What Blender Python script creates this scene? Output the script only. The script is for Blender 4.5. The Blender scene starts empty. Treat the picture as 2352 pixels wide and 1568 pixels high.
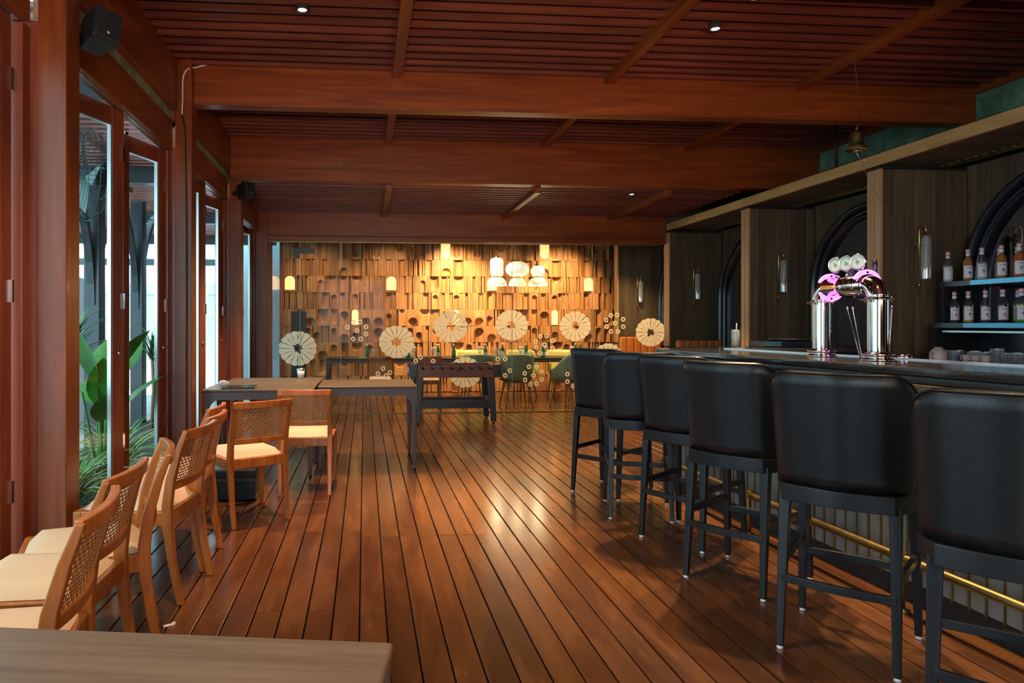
import bpy, bmesh, math, random
from mathutils import Vector, Matrix
random.seed(7)
PI = math.pi
sc = bpy.context.scene
COL = sc.collection
# ------------------------------------------------------------------ camera
YAW = 0.08; EYE = 1.3; F = 1568.0; PX, PY = 963.0, 745.0
cam = bpy.data.objects.new('camera', bpy.data.cameras.new('camera'))
COL.objects.link(cam)
cam.location = (0, 0, EYE)
cam.rotation_euler = (PI / 2, 0, -YAW)
cam.data.sensor_width = 36
cam.data.lens = F / 2352 * 36
cam.data.shift_x = (1176 - PX) / 2352
cam.data.shift_y = (PY - 784) / 2352
cam.data.clip_start = 0.05
cam.data.clip_end = 200
sc.camera = cam
sc.view_settings.view_transform = 'Standard'
sc.view_settings.look = 'None'
sc.view_settings.gamma = 1.0
sc.view_settings.exposure = 0.5
sc.view_settings.use_curve_mapping = False
sc.cycles.use_denoising = True
sc.cycles.max_bounces = 7
sc.cycles.diffuse_bounces = 3
sc.cycles.glossy_bounces = 3
sc.cycles.transmission_bounces = 4
sc.cycles.transparent_max_bounces = 10
sc.cycles.caustics_reflective = False
sc.cycles.caustics_refractive = False
sc.cycles.sample_clamp_indirect = 4.0
# ------------------------------------------------------------------ world
W = bpy.data.worlds.new('world'); sc.world = W; W.use_nodes = True
wn = W.node_tree.nodes; wl = W.node_tree.links
bg = wn['Background']; bg.inputs[0].default_value = (0.62, 0.84, 1.0, 1); bg.inputs[1].default_value = 5.0

# ------------------------------------------------------------------ lamps
def spot(name, loc, energy, color, size=1.6, blend=0.5, radius=0.03, aim=None):
    l = bpy.data.lights.new(name, 'SPOT'); l.energy = energy; l.color = color
    l.spot_size = size; l.spot_blend = blend; l.shadow_soft_size = radius
    o = bpy.data.objects.new(name, l); COL.objects.link(o); o.location = loc
    if aim is not None:
        o.rotation_euler = (Vector(aim) - Vector(loc)).to_track_quat('-Z', 'Y').to_euler()
    return o
def point(name, loc, energy, color, radius=0.05):
    l = bpy.data.lights.new(name, 'POINT'); l.energy = energy; l.color = color; l.shadow_soft_size = radius
    o = bpy.data.objects.new(name, l); COL.objects.link(o); o.location = loc
    return o
WARM = (1.0, 0.66, 0.36)
DOWN = [(-0.41, 4.56, 3.375), (-0.32, 6.71, 3.375), (2.46, 4.62, 3.375), (2.48, 4.16, 3.375), (3.25, 8.1, 2.885)]
DOWN_E = [480, 460, 480, 330, 260]
for i, (p, e) in enumerate(zip(DOWN, DOWN_E)):
    if i == 0: spot('downlight_lamp', (p[0], p[1], p[2] - 0.05), e, (1.0, .52, .34), 1.05, 1.0, 0.035, aim=(-.12, 4.42, 0))
    else: spot('downlight_lamp', (p[0], p[1], p[2] - 0.05), e, WARM, 1.45, 0.6, 0.035)
# unseen spots assumed overhead and behind the camera, added to light the near chairs
for p, e in [((-0.45, 2.2, 3.32), 165), ((2.3, 2.3, 3.32), 120), ((0.6, -0.4, 3.32), 90), ((2.6, 0.3, 3.32), 80)]:
    spot('downlight_lamp', p, e, WARM, 1.9, 0.6, 0.035)  # added lamp, only sharing the name of the visible downlights
# added unseen area fills behind the camera, one cool and one warm
def area(name, loc, aim, sx, sy, e, c):
    l = bpy.data.lights.new(name, 'AREA'); l.shape = 'RECTANGLE'; l.size = sx; l.size_y = sy; l.energy = e; l.color = c
    o = bpy.data.objects.new(name, l); COL.objects.link(o); o.location = loc
    o.rotation_euler = (Vector(aim) - Vector(loc)).to_track_quat('-Z', 'Y').to_euler(); return o
area('added_cool_fill', (-.4, -2.85, 1.7), (.6, 5, 1.9), 2.2, 2.2, 75, (.62, .86, 1.0))
area('added_warm_fill', (1.8, -2.6, 2.2), (1.5, 5, 2.8), 4.0, 1.2, 55, (1.0, .70, .48))
# unseen spots added behind the camera to brighten the beams and battens
for x, e in ((-.3, 230), (1.4, 190), (3.4, 40)):
    spot('added_beam_fill', (x, -1.2, 1.35), e, (1.0, .66, .44), 1.0, .35, .12, aim=(x * .9 + .2, 3.8, 4.25))
# assumed wall washers, unseen, over the carved wooden wall
for x, e in [(1.66, 950), (3.72, 560), (-0.9, 90), (0.4, 170), (2.7, 130)]:
    spot('assumed_wall_washer', (x, 12.05, 2.93), e, (1.0, 0.62, 0.30), 1.5, 0.8, 0.05, aim=(x + 0.02, 13.0, 1.95))
for x in (0.2, 1.9, 3.4, 4.4):
    spot('assumed_dining_spot', (x, 11.0, 2.85), 120, (1.0, 0.68, 0.36), 1.9, 0.7, 0.05)  # unseen assumed spots; the rightmost is added to light the orange bench

# ------------------------------------------------------------------ helpers
def tag(o, label=None, cat=None, group=None, kind=None):
    if label: o['label'] = label
    if cat: o['category'] = cat
    if group: o['group'] = group
    if kind: o['kind'] = kind
    return o
def empty(name, loc=(0, 0, 0), rz=0.0, label=None, cat=None, group=None, kind=None):
    o = bpy.data.objects.new(name, None); COL.objects.link(o); o.empty_display_size = 0.1
    o.location = loc; o.rotation_euler = (0, 0, rz)
    return tag(o, label, cat, group, kind)
def link(name, mesh, parent=None, loc=None, rz=None, rot=None):
    o = bpy.data.objects.new(name, mesh); COL.objects.link(o)
    if parent is not None: o.parent = parent
    if loc is not None: o.location = loc
    if rz is not None: o.rotation_euler = (0, 0, rz)
    if rot is not None: o.rotation_euler = rot
    return o
def clone(root, loc=None, rz=None, label=None, group=None):
    r = root.copy(); COL.objects.link(r)
    if loc is not None: r.location = loc
    if rz is not None: r.rotation_euler = (0, 0, rz)
    if label: r['label'] = label
    if group: r['group'] = group
    for ch in list(root.children):
        c = ch.copy(); COL.objects.link(c); c.parent = r
        for g in list(ch.children):
            d = g.copy(); COL.objects.link(d); d.parent = c
    return r
def V(*a): return Vector(a)
class MB:
    """collects shapes; build() links them as one mesh object"""
    def __init__(s): s.v = []; s.f = []; s.sm = []
    def add(s, vs, fs, smooth=False, M=None):
        b = len(s.v)
        for p in vs:
            p = Vector(p)
            s.v.append(tuple(M @ p) if M is not None else tuple(p))
        for f in fs: s.f.append([b + i for i in f]); s.sm.append(smooth)
        return s
    def box(s, a, b, M=None):
        x0, y0, z0 = a; x1, y1, z1 = b
        if x0 > x1: x0, x1 = x1, x0
        if y0 > y1: y0, y1 = y1, y0
        if z0 > z1: z0, z1 = z1, z0
        return s.add([(x0, y0, z0), (x1, y0, z0), (x1, y1, z0), (x0, y1, z0), (x0, y0, z1), (x1, y0, z1), (x1, y1, z1), (x0, y1, z1)],
                     [(0, 3, 2, 1), (4, 5, 6, 7), (0, 1, 5, 4), (1, 2, 6, 5), (2, 3, 7, 6), (3, 0, 4, 7)], False, M)
    def bar(s, p, q, w, h, up=(0, 0, 1), w2=None, h2=None):
        p = Vector(p); q = Vector(q); d = (q - p).normalized(); u = Vector(up)
        r = d.cross(u)
        if r.length < 1e-4: r = d.cross(Vector((0, 1, 0)))
        r.normalize(); u = r.cross(d).normalized()
        w2 = w if w2 is None else w2; h2 = h if h2 is None else h2
        vs = []
        for c, ww, hh in ((p, w, h), (q, w2, h2)):
            vs += [c - r * ww / 2 - u * hh / 2, c + r * ww / 2 - u * hh / 2, c + r * ww / 2 + u * hh / 2, c - r * ww / 2 + u * hh / 2]
        return s.add(vs, [(0, 3, 2, 1), (4, 5, 6, 7), (0, 1, 5, 4), (1, 2, 6, 5), (2, 3, 7, 6), (3, 0, 4, 7)])
    def sweep(s, path, sec, smooth=False, up=(0, 0, 1), caps=True, closed=False):
        """path: points; sec(i) -> list of (a,b) section points; swept with frames from a fixed up hint"""
        n = len(path); P = [Vector(p) for p in path]; base = len(s.v); m = None
        for i in range(n):
            if closed: d = P[(i + 1) % n] - P[i - 1]
            else: d = P[min(i + 1, n - 1)] - P[max(i - 1, 0)]
            d.normalize(); u = Vector(up); r = d.cross(u)
            if r.length < 1e-3: r = d.cross(Vector((0, 1, 0)))
            r.normalize(); u = r.cross(d).normalized()
            S = sec(i); m = len(S)
            for a, b in S: s.v.append(tuple(P[i] + r * a + u * b))
        for i in range(n if closed else n - 1):
            j = (i + 1) % n
            for k in range(m):
                l = (k + 1) % m
                s.f.append([base + i * m + k, base + i * m + l, base + j * m + l, base + j * m + k]); s.sm.append(smooth)
        if caps and not closed:
            s.f.append([base + k for k in range(m)][::-1]); s.sm.append(False)
            s.f.append([base + (n - 1) * m + k for k in range(m)]); s.sm.append(False)
        return s
    def tube(s, path, r, n=8, up=(0, 0, 1), closed=False):
        rr = r if callable(r) else (lambda i: r)
        return s.sweep(path, lambda i: [(rr(i) * math.cos(2 * PI * k / n), rr(i) * math.sin(2 * PI * k / n)) for k in range(n)], True, up, True, closed)
    def lathe(s, prof, c=(0, 0, 0), n=20, M=None, caps=False):
        base = []
        vs = []; fs = []
        for r, z in prof:
            for k in range(n):
                a = 2 * PI * k / n
                vs.append((c[0] + r * math.cos(a), c[1] + r * math.sin(a), c[2] + z))
        for i in range(len(prof) - 1):
            for k in range(n):
                l = (k + 1) % n
                fs.append((i * n + k, i * n + l, (i + 1) * n + l, (i + 1) * n + k))
        s.add(vs, fs, True, M)
        if caps:
            b = len(s.v) - len(vs)
            s.f.append([b + k for k in range(n)][::-1]); s.sm.append(False)
            s.f.append([b + (len(prof) - 1) * n + k for k in range(n)]); s.sm.append(False)
        return s
    def prism(s, poly, z0, z1, M=None):
        n = len(poly)
        vs = [(x, y, z0) for x, y in poly] + [(x, y, z1) for x, y in poly]
        fs = [tuple(range(n))[::-1], tuple(range(n, 2 * n))] + [(k, (k + 1) % n, n + (k + 1) % n, n + k) for k in range(n)]
        return s.add(vs, fs, False, M)
    def mesh(s, name, mat=None):
        me = bpy.data.meshes.new(name); me.from_pydata(s.v, [], s.f)
        me.polygons.foreach_set('use_smooth', s.sm)
        if mat is not None: me.materials.append(mat)
        me.validate(); me.update()
        return me
    def build(s, name, mat=None, parent=None, loc=None, rz=None, rot=None, bev=0, seg=2, **kw):
        o = link(name, s.mesh(name, mat), parent, loc, rz, rot)
        if bev:
            m = o.modifiers.new('bevel', 'BEVEL'); m.width = bev; m.segments = seg; m.limit_method = 'ANGLE'; m.angle_limit = 0.7
            m.harden_normals = False
            for p in o.data.polygons: p.use_smooth = True
            sa = o.modifiers.new('wn', 'WEIGHTED_NORMAL'); sa.keep_sharp = True
        if kw: tag(o, **kw)
        return o
def bake(o):
    """freeze modifiers into the mesh so copies stay cheap"""
    dg = bpy.context.evaluated_depsgraph_get()
    me = bpy.data.meshes.new_from_object(o.evaluated_get(dg))
    o.modifiers.clear(); o.data = me
    return o
def RX(a): return Matrix.Rotation(a, 4, 'X')
def RY(a): return Matrix.Rotation(a, 4, 'Y')
def RZ(a): return Matrix.Rotation(a, 4, 'Z')
def T(x, y, z): return Matrix.Translation((x, y, z))
def arc(cx, cz, r, a0, a1, n): return [(cx + r * math.cos(a0 + (a1 - a0) * i / n), cz + r * math.sin(a0 + (a1 - a0) * i / n)) for i in range(n + 1)]
# place helpers used while surveying the photograph: a sight line through a pixel met with a real plane
def on_y(x, Y): return Y * math.tan(math.atan((x - PX) / F) + YAW)

# ------------------------------------------------------------------ materials
def mat(name, base=(0.8, 0.8, 0.8), rough=0.5, metal=0.0, spec=0.5, emit=None, estr=0.0, coat=0.0, trans=0.0, alpha=1.0):
    m = bpy.data.materials.new(name); m.use_nodes = True
    b = m.node_tree.nodes['Principled BSDF']
    b.inputs['Base Color'].default_value = (*base, 1); b.inputs['Roughness'].default_value = rough
    b.inputs['Metallic'].default_value = metal; b.inputs['Specular IOR Level'].default_value = spec
    b.inputs['Coat Weight'].default_value = coat; b.inputs['Coat Roughness'].default_value = 0.08
    b.inputs['Transmission Weight'].default_value = trans
    if emit: b.inputs['Emission Color'].default_value = (*emit, 1); b.inputs['Emission Strength'].default_value = estr
    return m
def ramp(nt, stops):
    r = nt.nodes.new('ShaderNodeValToRGB'); e = r.color_ramp.elements
    while len(e) < len(stops): e.new(0.5)
    for k, (p, c) in enumerate(stops): e[k].position = p; e[k].color = (*c, 1)
    return r
def noisy(name, stops, scale=(4, 4, 4), rough=(0.4, 0.6), coat=0.0, detail=5, bump=0.0, rand=True, spec=0.5, metal=0.0, distort=0.6, vary=0.0, bscale=1.0):
    m = mat(name, (1, 1, 1), rough[0], metal, spec, coat=coat); nt = m.node_tree; N = nt.nodes; L = nt.links
    b = N['Principled BSDF']
    tc = N.new('ShaderNodeTexCoord'); mp = N.new('ShaderNodeMapping'); mp.inputs['Scale'].default_value = scale
    L.new(tc.outputs['Object'], mp.inputs['Vector'])
    vec = mp.outputs['Vector']
    oi = N.new('ShaderNodeObjectInfo')
    if rand:
        ml = N.new('ShaderNodeVectorMath'); ml.operation = 'ADD'
        sc_ = N.new('ShaderNodeMath'); sc_.operation = 'MULTIPLY'; sc_.inputs[1].default_value = 57.0
        L.new(oi.outputs['Random'], sc_.inputs[0]); L.new(vec, ml.inputs[0]); L.new(sc_.outputs[0], ml.inputs[1]); vec = ml.outputs[0]
    n = N.new('ShaderNodeTexNoise'); n.inputs['Scale'].default_value = 1.0; n.inputs['Detail'].default_value = detail; n.inputs['Distortion'].default_value = distort
    n.inputs['Roughness'].default_value = 0.6
    L.new(vec, n.inputs['Vector'])
    r = ramp(nt, stops); L.new(n.outputs['Fac'], r.inputs['Fac'])
    out = r.outputs['Color']
    if vary > 0:
        hs = N.new('ShaderNodeHueSaturation'); mr = N.new('ShaderNodeMapRange'); mr.inputs['To Min'].default_value = 1 - vary; mr.inputs['To Max'].default_value = 1 + vary
        L.new(oi.outputs['Random'], mr.inputs['Value']); L.new(mr.outputs[0], hs.inputs['Value']); L.new(out, hs.inputs['Color']); out = hs.outputs['Color']
    L.new(out, b.inputs['Base Color'])
    mr = N.new('ShaderNodeMapRange'); mr.inputs['To Min'].default_value = rough[0]; mr.inputs['To Max'].default_value = rough[1]
    L.new(n.outputs['Fac'], mr.inputs['Value']); L.new(mr.outputs[0], b.inputs['Roughness'])
    if bump:
        bp = N.new('ShaderNodeBump'); bp.inputs['Strength'].default_value = bump; bp.inputs['Distance'].default_value = 0.004 * bscale
        L.new(n.outputs['Fac'], bp.inputs['Height']); L.new(bp.outputs[0], b.inputs['Normal'])
    return m
def glassy(name, tint=(1, 1, 1), refl=0.06, rough=0.0, body=0.0, bodycol=(0.8, 0.9, 0.9)):
    """window glass: see-through with a fresnel reflection"""
    m = bpy.data.materials.new(name); m.use_nodes = True; nt = m.node_tree; N = nt.nodes; L = nt.links
    N.remove(N['Principled BSDF']); out = N['Material Output']
    t = N.new('ShaderNodeBsdfTransparent'); t.inputs[0].default_value = (*tint, 1)
    g = N.new('ShaderNodeBsdfGlossy'); g.inputs['Roughness'].default_value = rough
    lw = N.new('ShaderNodeLayerWeight'); lw.inputs[0].default_value = 0.5
    pw = N.new('ShaderNodeMath'); pw.operation = 'POWER'; pw.inputs[1].default_value = 5.0
    mx = N.new('ShaderNodeMixShader')
    mm = N.new('ShaderNodeMath'); mm.operation = 'MULTIPLY_ADD'; mm.inputs[1].default_value = 0.6; mm.inputs[2].default_value = refl
    L.new(lw.outputs['Facing'], pw.inputs[0]); L.new(pw.outputs[0], mm.inputs[0]); L.new(mm.outputs[0], mx.inputs[0]); L.new(t.outputs[0], mx.inputs[1]); L.new(g.outputs[0], mx.inputs[2])
    fin = mx.outputs[0]
    if body > 0:
        d = N.new('ShaderNodeBsdfDiffuse'); d.inputs[0].default_value = (*bodycol, 1); m2 = N.new('ShaderNodeMixShader'); m2.inputs[0].default_value = body
        L.new(fin, m2.inputs[1]); L.new(d.outputs[0], m2.inputs[2]); fin = m2.outputs[0]
    L.new(fin, out.inputs['Surface'])
    return m
M = {}
M['floor'] = noisy('floor_wood', [(0.25, (0.042, 0.015, 0.005)), (0.5, (0.088, 0.032, 0.009)), (0.75, (0.15, 0.06, 0.017))], (7, 1.2, 7), (0.20, 0.33), coat=0.45, bump=0.1, vary=0.25, distort=0.6)
M['floor'].node_tree.nodes['Principled BSDF'].inputs['Coat Roughness'].default_value = .15
M['beam'] = noisy('beam_wood', [(0.3, (0.14, 0.026, 0.005)), (0.6, (0.26, 0.055, 0.009)), (0.8, (0.34, 0.084, 0.016))], (1.0, 14, 14), (0.30, 0.44), coat=0.04, spec=0.35)
M['beam_v'] = noisy('post_wood', [(0.3, (0.13, 0.025, 0.005)), (0.6, (0.23, 0.050, 0.009)), (0.8, (0.31, 0.078, 0.015))], (16, 16, 1.0), (0.30, 0.44), coat=0.05, spec=0.35)
M['beam_y'] = noisy('joist_wood', [(0.3, (0.15, 0.032, 0.006)), (0.6, (0.27, 0.068, 0.012)), (0.8, (0.35, 0.10, 0.02))], (16, 1.0, 16), (0.3, 0.45), coat=0.03, spec=0.35)
M['slat'] = noisy('slat_wood', [(0.3, (0.11, 0.023, 0.013)), (0.6, (0.19, 0.042, 0.022)), (0.8, (0.26, 0.062, 0.031))], (1.5, 20, 20), (0.35, 0.5), vary=0.25)
M['redframe'] = noisy('door_wood', [(0.3, (0.16, 0.034, 0.015)), (0.6, (0.24, 0.055, 0.022)), (0.8, (0.29, 0.075, 0.03))], (18, 18, 1.2), (0.3, 0.42), coat=0.1)
M['black'] = mat('matt_black', (0.008, 0.008, 0.009), 0.6)
M['void'] = mat('ceiling_void', (0.012, 0.008, 0.006), 0.9, spec=0.1)
M['teak'] = noisy('chair_wood', [(0.3, (0.27, 0.07, 0.010)), (0.55, (0.42, 0.125, 0.018)), (0.8, (0.52, 0.175, 0.032))], (28, 28, 3.5), (0.3, 0.42), coat=0.15, vary=0.1)
M['cane'] = noisy('woven_cane', [(0.3, (0.42, 0.20, 0.07)), (0.7, (0.58, 0.31, 0.13))], (40, 40, 40), (0.5, 0.6))
M['cream'] = noisy('cream_fabric', [(0.3, (0.62, 0.43, 0.27)), (0.7, (0.74, 0.54, 0.35))], (260, 260, 260), (0.85, 0.95), bump=0.4, spec=0.2)
M['table'] = noisy('table_wood', [(0.25, (0.085, 0.055, 0.036)), (0.5, (0.125, 0.088, 0.058)), (0.8, (0.18, 0.13, 0.085))], (1.6, 34, 34), (0.36, 0.5), distort=0.3)
M['tableleg'] = noisy('table_leg_metal', [(0.3, (0.085, 0.062, 0.055)), (0.7, (0.11, 0.08, 0.07))], (30, 30, 3), (0.35, 0.45))
M['leather'] = noisy('black_leather', [(0.3, (0.004, 0.006, 0.007)), (0.7, (0.007, 0.010, 0.012))], (160, 160, 160), (0.30, 0.38), bump=0.15, spec=0.4)
M['ebony'] = noisy('black_wood', [(0.3, (0.006, 0.008, 0.010)), (0.7, (0.010, 0.013, 0.017))], (40, 40, 4), (0.3, 0.4), spec=0.4)
M['brass'] = mat('brass', (0.62, 0.42, 0.12), 0.25, 1.0)
M['brassdull'] = noisy('aged_brass', [(0.3, (0.16, 0.12, 0.045)), (0.7, (0.30, 0.23, 0.085))], (12, 12, 12), (0.38, 0.5), metal=1.0)
M['chrome'] = mat('polished_steel', (0.78, 0.76, 0.74), 0.07, 1.0)
M['steel'] = mat('brushed_steel', (0.6, 0.62, 0.64), 0.3, 1.0)
M['stone'] = noisy('bar_stone', [(0.3, (0.020, 0.022, 0.024)), (0.7, (0.045, 0.045, 0.045))], (60, 60, 60), (0.06, 0.12), spec=0.7)
M['greypanel'] = noisy('grey_marble', [(0.3, (0.16, 0.16, 0.145)), (0.55, (0.24, 0.24, 0.22)), (0.8, (0.34, 0.34, 0.31))], (6, 2.5, 2.5), (0.18, 0.3), rand=False)
M['walnut'] = noisy('walnut_panel', [(0.3, (0.08, 0.055, 0.026)), (0.55, (0.135, 0.095, 0.047)), (0.8, (0.19, 0.135, 0.068))], (30, 30, 1.2), (0.42, 0.55), vary=0.28)
M['oakedge'] = noisy('oak_edge', [(0.3, (0.42, 0.26, 0.08)), (0.55, (0.56, 0.36, 0.12)), (0.8, (0.66, 0.44, 0.17))], (14, 1.6, 14), (0.4, 0.55), vary=0.12)
M['oakedge_v'] = noisy('oak_edge_upright', [(0.3, (0.42, 0.24, 0.10)), (0.55, (0.54, 0.32, 0.14)), (0.8, (0.62, 0.39, 0.18))], (24, 24, 1.2), (0.4, 0.55))
M['archblack'] = mat('arch_black', (0.012, 0.017, 0.021), 0.28, spec=0.8)
M['mirror'] = mat('smoked_mirror', (0.30, 0.31, 0.33), 0.02, 1.0)
M['greenslate'] = noisy('green_slate', [(0.3, (0.05, 0.12, 0.075)), (0.5, (0.12, 0.23, 0.145)), (0.75, (0.26, 0.40, 0.27))], (5, 5, 5), (0.3, 0.5), vary=0.45, bump=0.4)
M['tile'] = noisy('carved_teak', [(0.3, (0.22, 0.095, 0.030)), (0.55, (0.36, 0.17, 0.056)), (0.8, (0.50, 0.26, 0.095))], (14, 14, 2.2), (0.5, 0.62), vary=0.16)
M['glass'] = glassy('clear_glass', (0.97, 0.985, 0.98), 0.003)
M['doorglass'] = glassy('door_glass', (0.86, 0.95, 0.94), 0.05)
M['ware'] = glassy('glassware', (0.86, 0.9, 0.9), 0.12, body=0.14)
M['frost'] = mat('frosted_film', (0.92, 0.80, 0.60), 0.8, spec=0.2)
_n = M['frost'].node_tree; _t = _n.nodes.new('ShaderNodeBsdfTranslucent'); _t.inputs[0].default_value = (1, .95, .82, 1); _m = _n.nodes.new('ShaderNodeMixShader'); _m.inputs[0].default_value = .8
_n.links.new(_n.nodes['Principled BSDF'].outputs[0], _m.inputs[1]); _n.links.new(_t.outputs[0], _m.inputs[2]); _n.links.new(_m.outputs[0], _n.nodes['Material Output'].inputs[0])
M['orange'] = noisy('orange_leather', [(0.3, (0.60, 0.17, 0.035)), (0.7, (0.72, 0.22, 0.05))], (30, 30, 30), (0.4, 0.5))
M['white'] = mat('white_paint', (0.75, 0.75, 0.73), 0.5)
M['green_seat'] = mat('sage_green_shell', (0.27, 0.31, 0.18), 0.4)
M['yellow_seat'] = mat('yellow_green_shell', (0.52, 0.50, 0.17), 0.45)
M['bluereflection'] = mat('blue_reflection_edge', (0.10, 0.27, 0.36), 0.25, 1.0)  # blue reflection on the shelf edges, tinted into the steel colour
M['darkmetal'] = mat('dark_metal', (0.02, 0.022, 0.025), 0.35, spec=0.6)
# ================================================================== THE SETTING
S = 'structure'
Y1, Y2, Y3, YB = 5.68, 7.78, 9.90, 13.0          # beam lines and the carved back wall
XL = -1.38                                      # room side of the timber posts
M['paleboard'] = noisy('pale_green_board', [(0.35, (.16, .24, .17)), (0.65, (.34, .42, .32))], (1, 9, 9), (.5, .7))
MB().box((-1.7, -3.1, -.1), (5.6, -3.0, 3.7)).build('wall_front', M['walnut'], kind=S)
MB().box((-1.62, 9.95, 2.85), (-1.5, 13.0, 3.2)).build('wall_left', M['beam'], kind=S)
MB().box((-1.66, -3.0, -.1), (-1.56, .3, 3.7)).build('wall_left', M['walnut'], kind=S)
# ---- floor: boards, each its own piece, running to the back wall
fl = empty('floor', kind=S)
MB().box((-1.66, -3.0, -0.12), (5.6, 13.1, -0.035)).build('subfloor', M['void'], fl)
pitch = 0.118; bw = 0.111; x0 = -0.0215
random.seed(11)
def board_mesh(L):
    b = MB(); h = bw / 2; e = 0.0025
    b.sweep([(0, 0, 0), (0, L, 0)], lambda i: [(-h, -0.03), (h, -0.03), (h, -e), (h - e, 0), (-h + e, 0), (-h, -e)])
    return b.mesh('board', M['floor'])
bm_cache = {}
joints = {}
def ylist(k):
    """joint rows are shared by neighbouring boards, as laid"""
    g = k // 8
    if g not in joints:
        random.seed(100 + g); joints[g] = random.uniform(0, 1)
    base = 4.19 if 0 <= k <= 8 else 2.2 + joints[g] * 2.3
    st = 2.4
    ys = []; y = base - 3 * st + (0.0 if k % 2 == 0 or 1 <= k <= 7 else 1.2)
    while y < 10.2: ys.append(y); y += st
    return ys
stuff_b = MB(); nb = 0
for k in range(-14, 47):
    cx = x0 + (k + 0.5) * pitch
    ys = [y for y in ylist(k) if 0.9 < y < 9.7]
    cuts = [0.8] + [y for y in ys if y - 0.8 > 0.4] + [10.1]
    if cx > 2.6:                                    # behind the bar: out of sight close by
        cuts = [c for c in cuts if c > 5.2]; cuts = [5.0] + cuts
    for a, b_ in zip(cuts[:-1], cuts[1:]):
        L = round(b_ - a - 0.002, 3)
        if nb < 296:
            if L not in bm_cache: bm_cache[L] = board_mesh(L)
            link('floor_board', bm_cache[L], fl, (cx, a + 0.001, random.uniform(-0.0008, 0.0008))); nb += 1
        else: stuff_b.box((cx - bw / 2, a, -0.03), (cx + bw / 2, b_ - 0.002, 0))
    stuff_b.box((cx - bw / 2, 10.1, -0.03), (cx + bw / 2, 13.0, 0))
    stuff_b.box((cx - bw / 2, -3.0, -0.03), (cx + bw / 2, 0.798 if cx < 2.6 else 4.998, 0))
stuff_b.build('floor_boards_beyond', M['floor'], fl, kind='stuff')
random.seed(5)
# ---- ceiling: battens, joists, dark void above
ce = empty('ceiling', kind=S)
MB().box((-1.8, -3, 3.62), (5.6, 7.9, 3.70)).box((-1.8, 7.9, 3.08), (5.6, 13.1, 3.16)).build('ceiling_void', M['void'], ce)
JX = [-1.60, 0.27, 2.08, 3.79, 5.46]
def batten(L):
    return MB().box((0, -0.018, 0), (L, 0.018, 0.05)).mesh('batten', M['slat'])
cache = {}
def run_battens(ya, yb, z, count_ok, jx=JX):
    y = ya
    while y < yb:
        for a, b_ in zip(jx[:-1], jx[1:]):
            L = round(b_ - a - 0.06, 3)
            if L not in cache: cache[L] = batten(L)
            if count_ok: link('batten', cache[L], ce, (a + 0.03, y, z))
            else: extra.box((a + 0.03, y - .018, z), (a + 0.03 + L, y + .018, z + .05))
        y += 0.14
extra = MB()
run_battens(4.10, Y1 - 0.04, 3.40, True)
run_battens(Y1 + 0.22, Y2 - 0.03, 3.40, True)
JX3 = [-1.60, 0.28, 2.04, 3.63, 4.6]
run_battens(Y2 + 0.22, Y3 - 0.02, 2.90, True, JX3)
run_battens(-2.9, 4.05, 3.40, False)
run_battens(Y3 + 0.25, 12.95, 2.90, False, JX3)
extra.build('battens_beyond', M['slat'], ce, kind='stuff')
for x in JX[1:]:
    for a, b_ in ((-2.9, Y1), (Y1 + .14, Y2)):
        MB().box((x - .04, a, 3.35), (x + .04, b_, 3.58)).build('joist', M['beam_y'], ce)
for x in JX3[1:4]:
    MB().box((x - .035, Y2 + .14, 2.85), (x + .035, Y3, 3.05)).build('joist', M['beam_y'], ce)
# ---- cross beams
tn = [0]
def trim(mb, m, bev=0.004, name=None, **kw):
    tn[0] += 1
    return mb.build(name or ('trim_%d' % tn[0]), m, bev=bev, kind=S, **kw)
trim(MB().box((-1.50, Y1, 3.09), (5.44, Y1 + .14, 3.60)), M['beam'])
trim(MB().box((-1.50, 3.29, 3.09), (5.44, 3.43, 3.60)), M['beam'])
trim(MB().box((-1.50, Y2, 3.06), (5.44, Y2 + .14, 3.60)), M['beam'])
trim(MB().box((-1.50, Y2 - .02, 2.915), (5.44, Y2 + .15, 3.056)), M['beam'])
trim(MB().box((-1.50, Y3, 2.575), (4.50, Y3 + .14, 3.08)), M['beam'])
trim(MB().box((-1.42, Y3 - .015, 2.50), (4.49, Y3 + .16, 2.57)), M['beam'])
# wall above the far beam, right part (dark panel beside the canopy)
MB().box((4.5, Y3 + .02, 2.80), (5.44, Y3 + .12, 3.6)).build('wall_over_canopy', M['walnut'], kind=S)
MB().box((-1.5, Y2 + .16, 3.12), (5.44, Y2 + .20, 3.6)).build('wall_over_beam', M['beam'], kind=S)
# ---- left wall: posts, headers
def post(y, top=3.60):
    trim(MB().box((XL - .13, y, 0), (XL, y + .15, top)), M['beam_v'])
    trim(MB().box((-1.58, y + .02, 0), (XL - .13, y + .13, 2.72)), M['redframe'], 0.006)
    trim(MB().box((-1.64, y - .05, 0), (-1.55, y + .2, 2.68)), M['redframe'], 0.006)
PY_ = [1.20, 3.29, 5.60, 7.80, 9.86]
for i, y in enumerate(PY_): post(y, 3.09 if i < 3 else (3.6 if i == 3 else 3.09))
trim(MB().box((XL - .13, 5.60, 3.0905), (XL + .0, 5.678, 3.6)), M['beam_v'])
trim(MB().box((-1.60, 5.602, 2.94), (-1.512, 5.80, 3.6)), M['beam_v'])
for a, b_ in ((-2.9, 3.27), (3.44, 5.60), (5.76, 7.80)):
    trim(MB().box((-1.60, a, 2.69), (-1.53, b_, 2.93)), M['beam_y'])                 # lower header
    trim(MB().box((-1.56, a, 3.01), (-1.49, b_, 3.60)), M['beam_y'])                 # upper header
    trim(MB().box((-1.60, a - .1, 2.931), (-1.54, b_ + .18, 3.009)), M['paleboard'], 0.0)          # pale board in the gap
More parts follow.
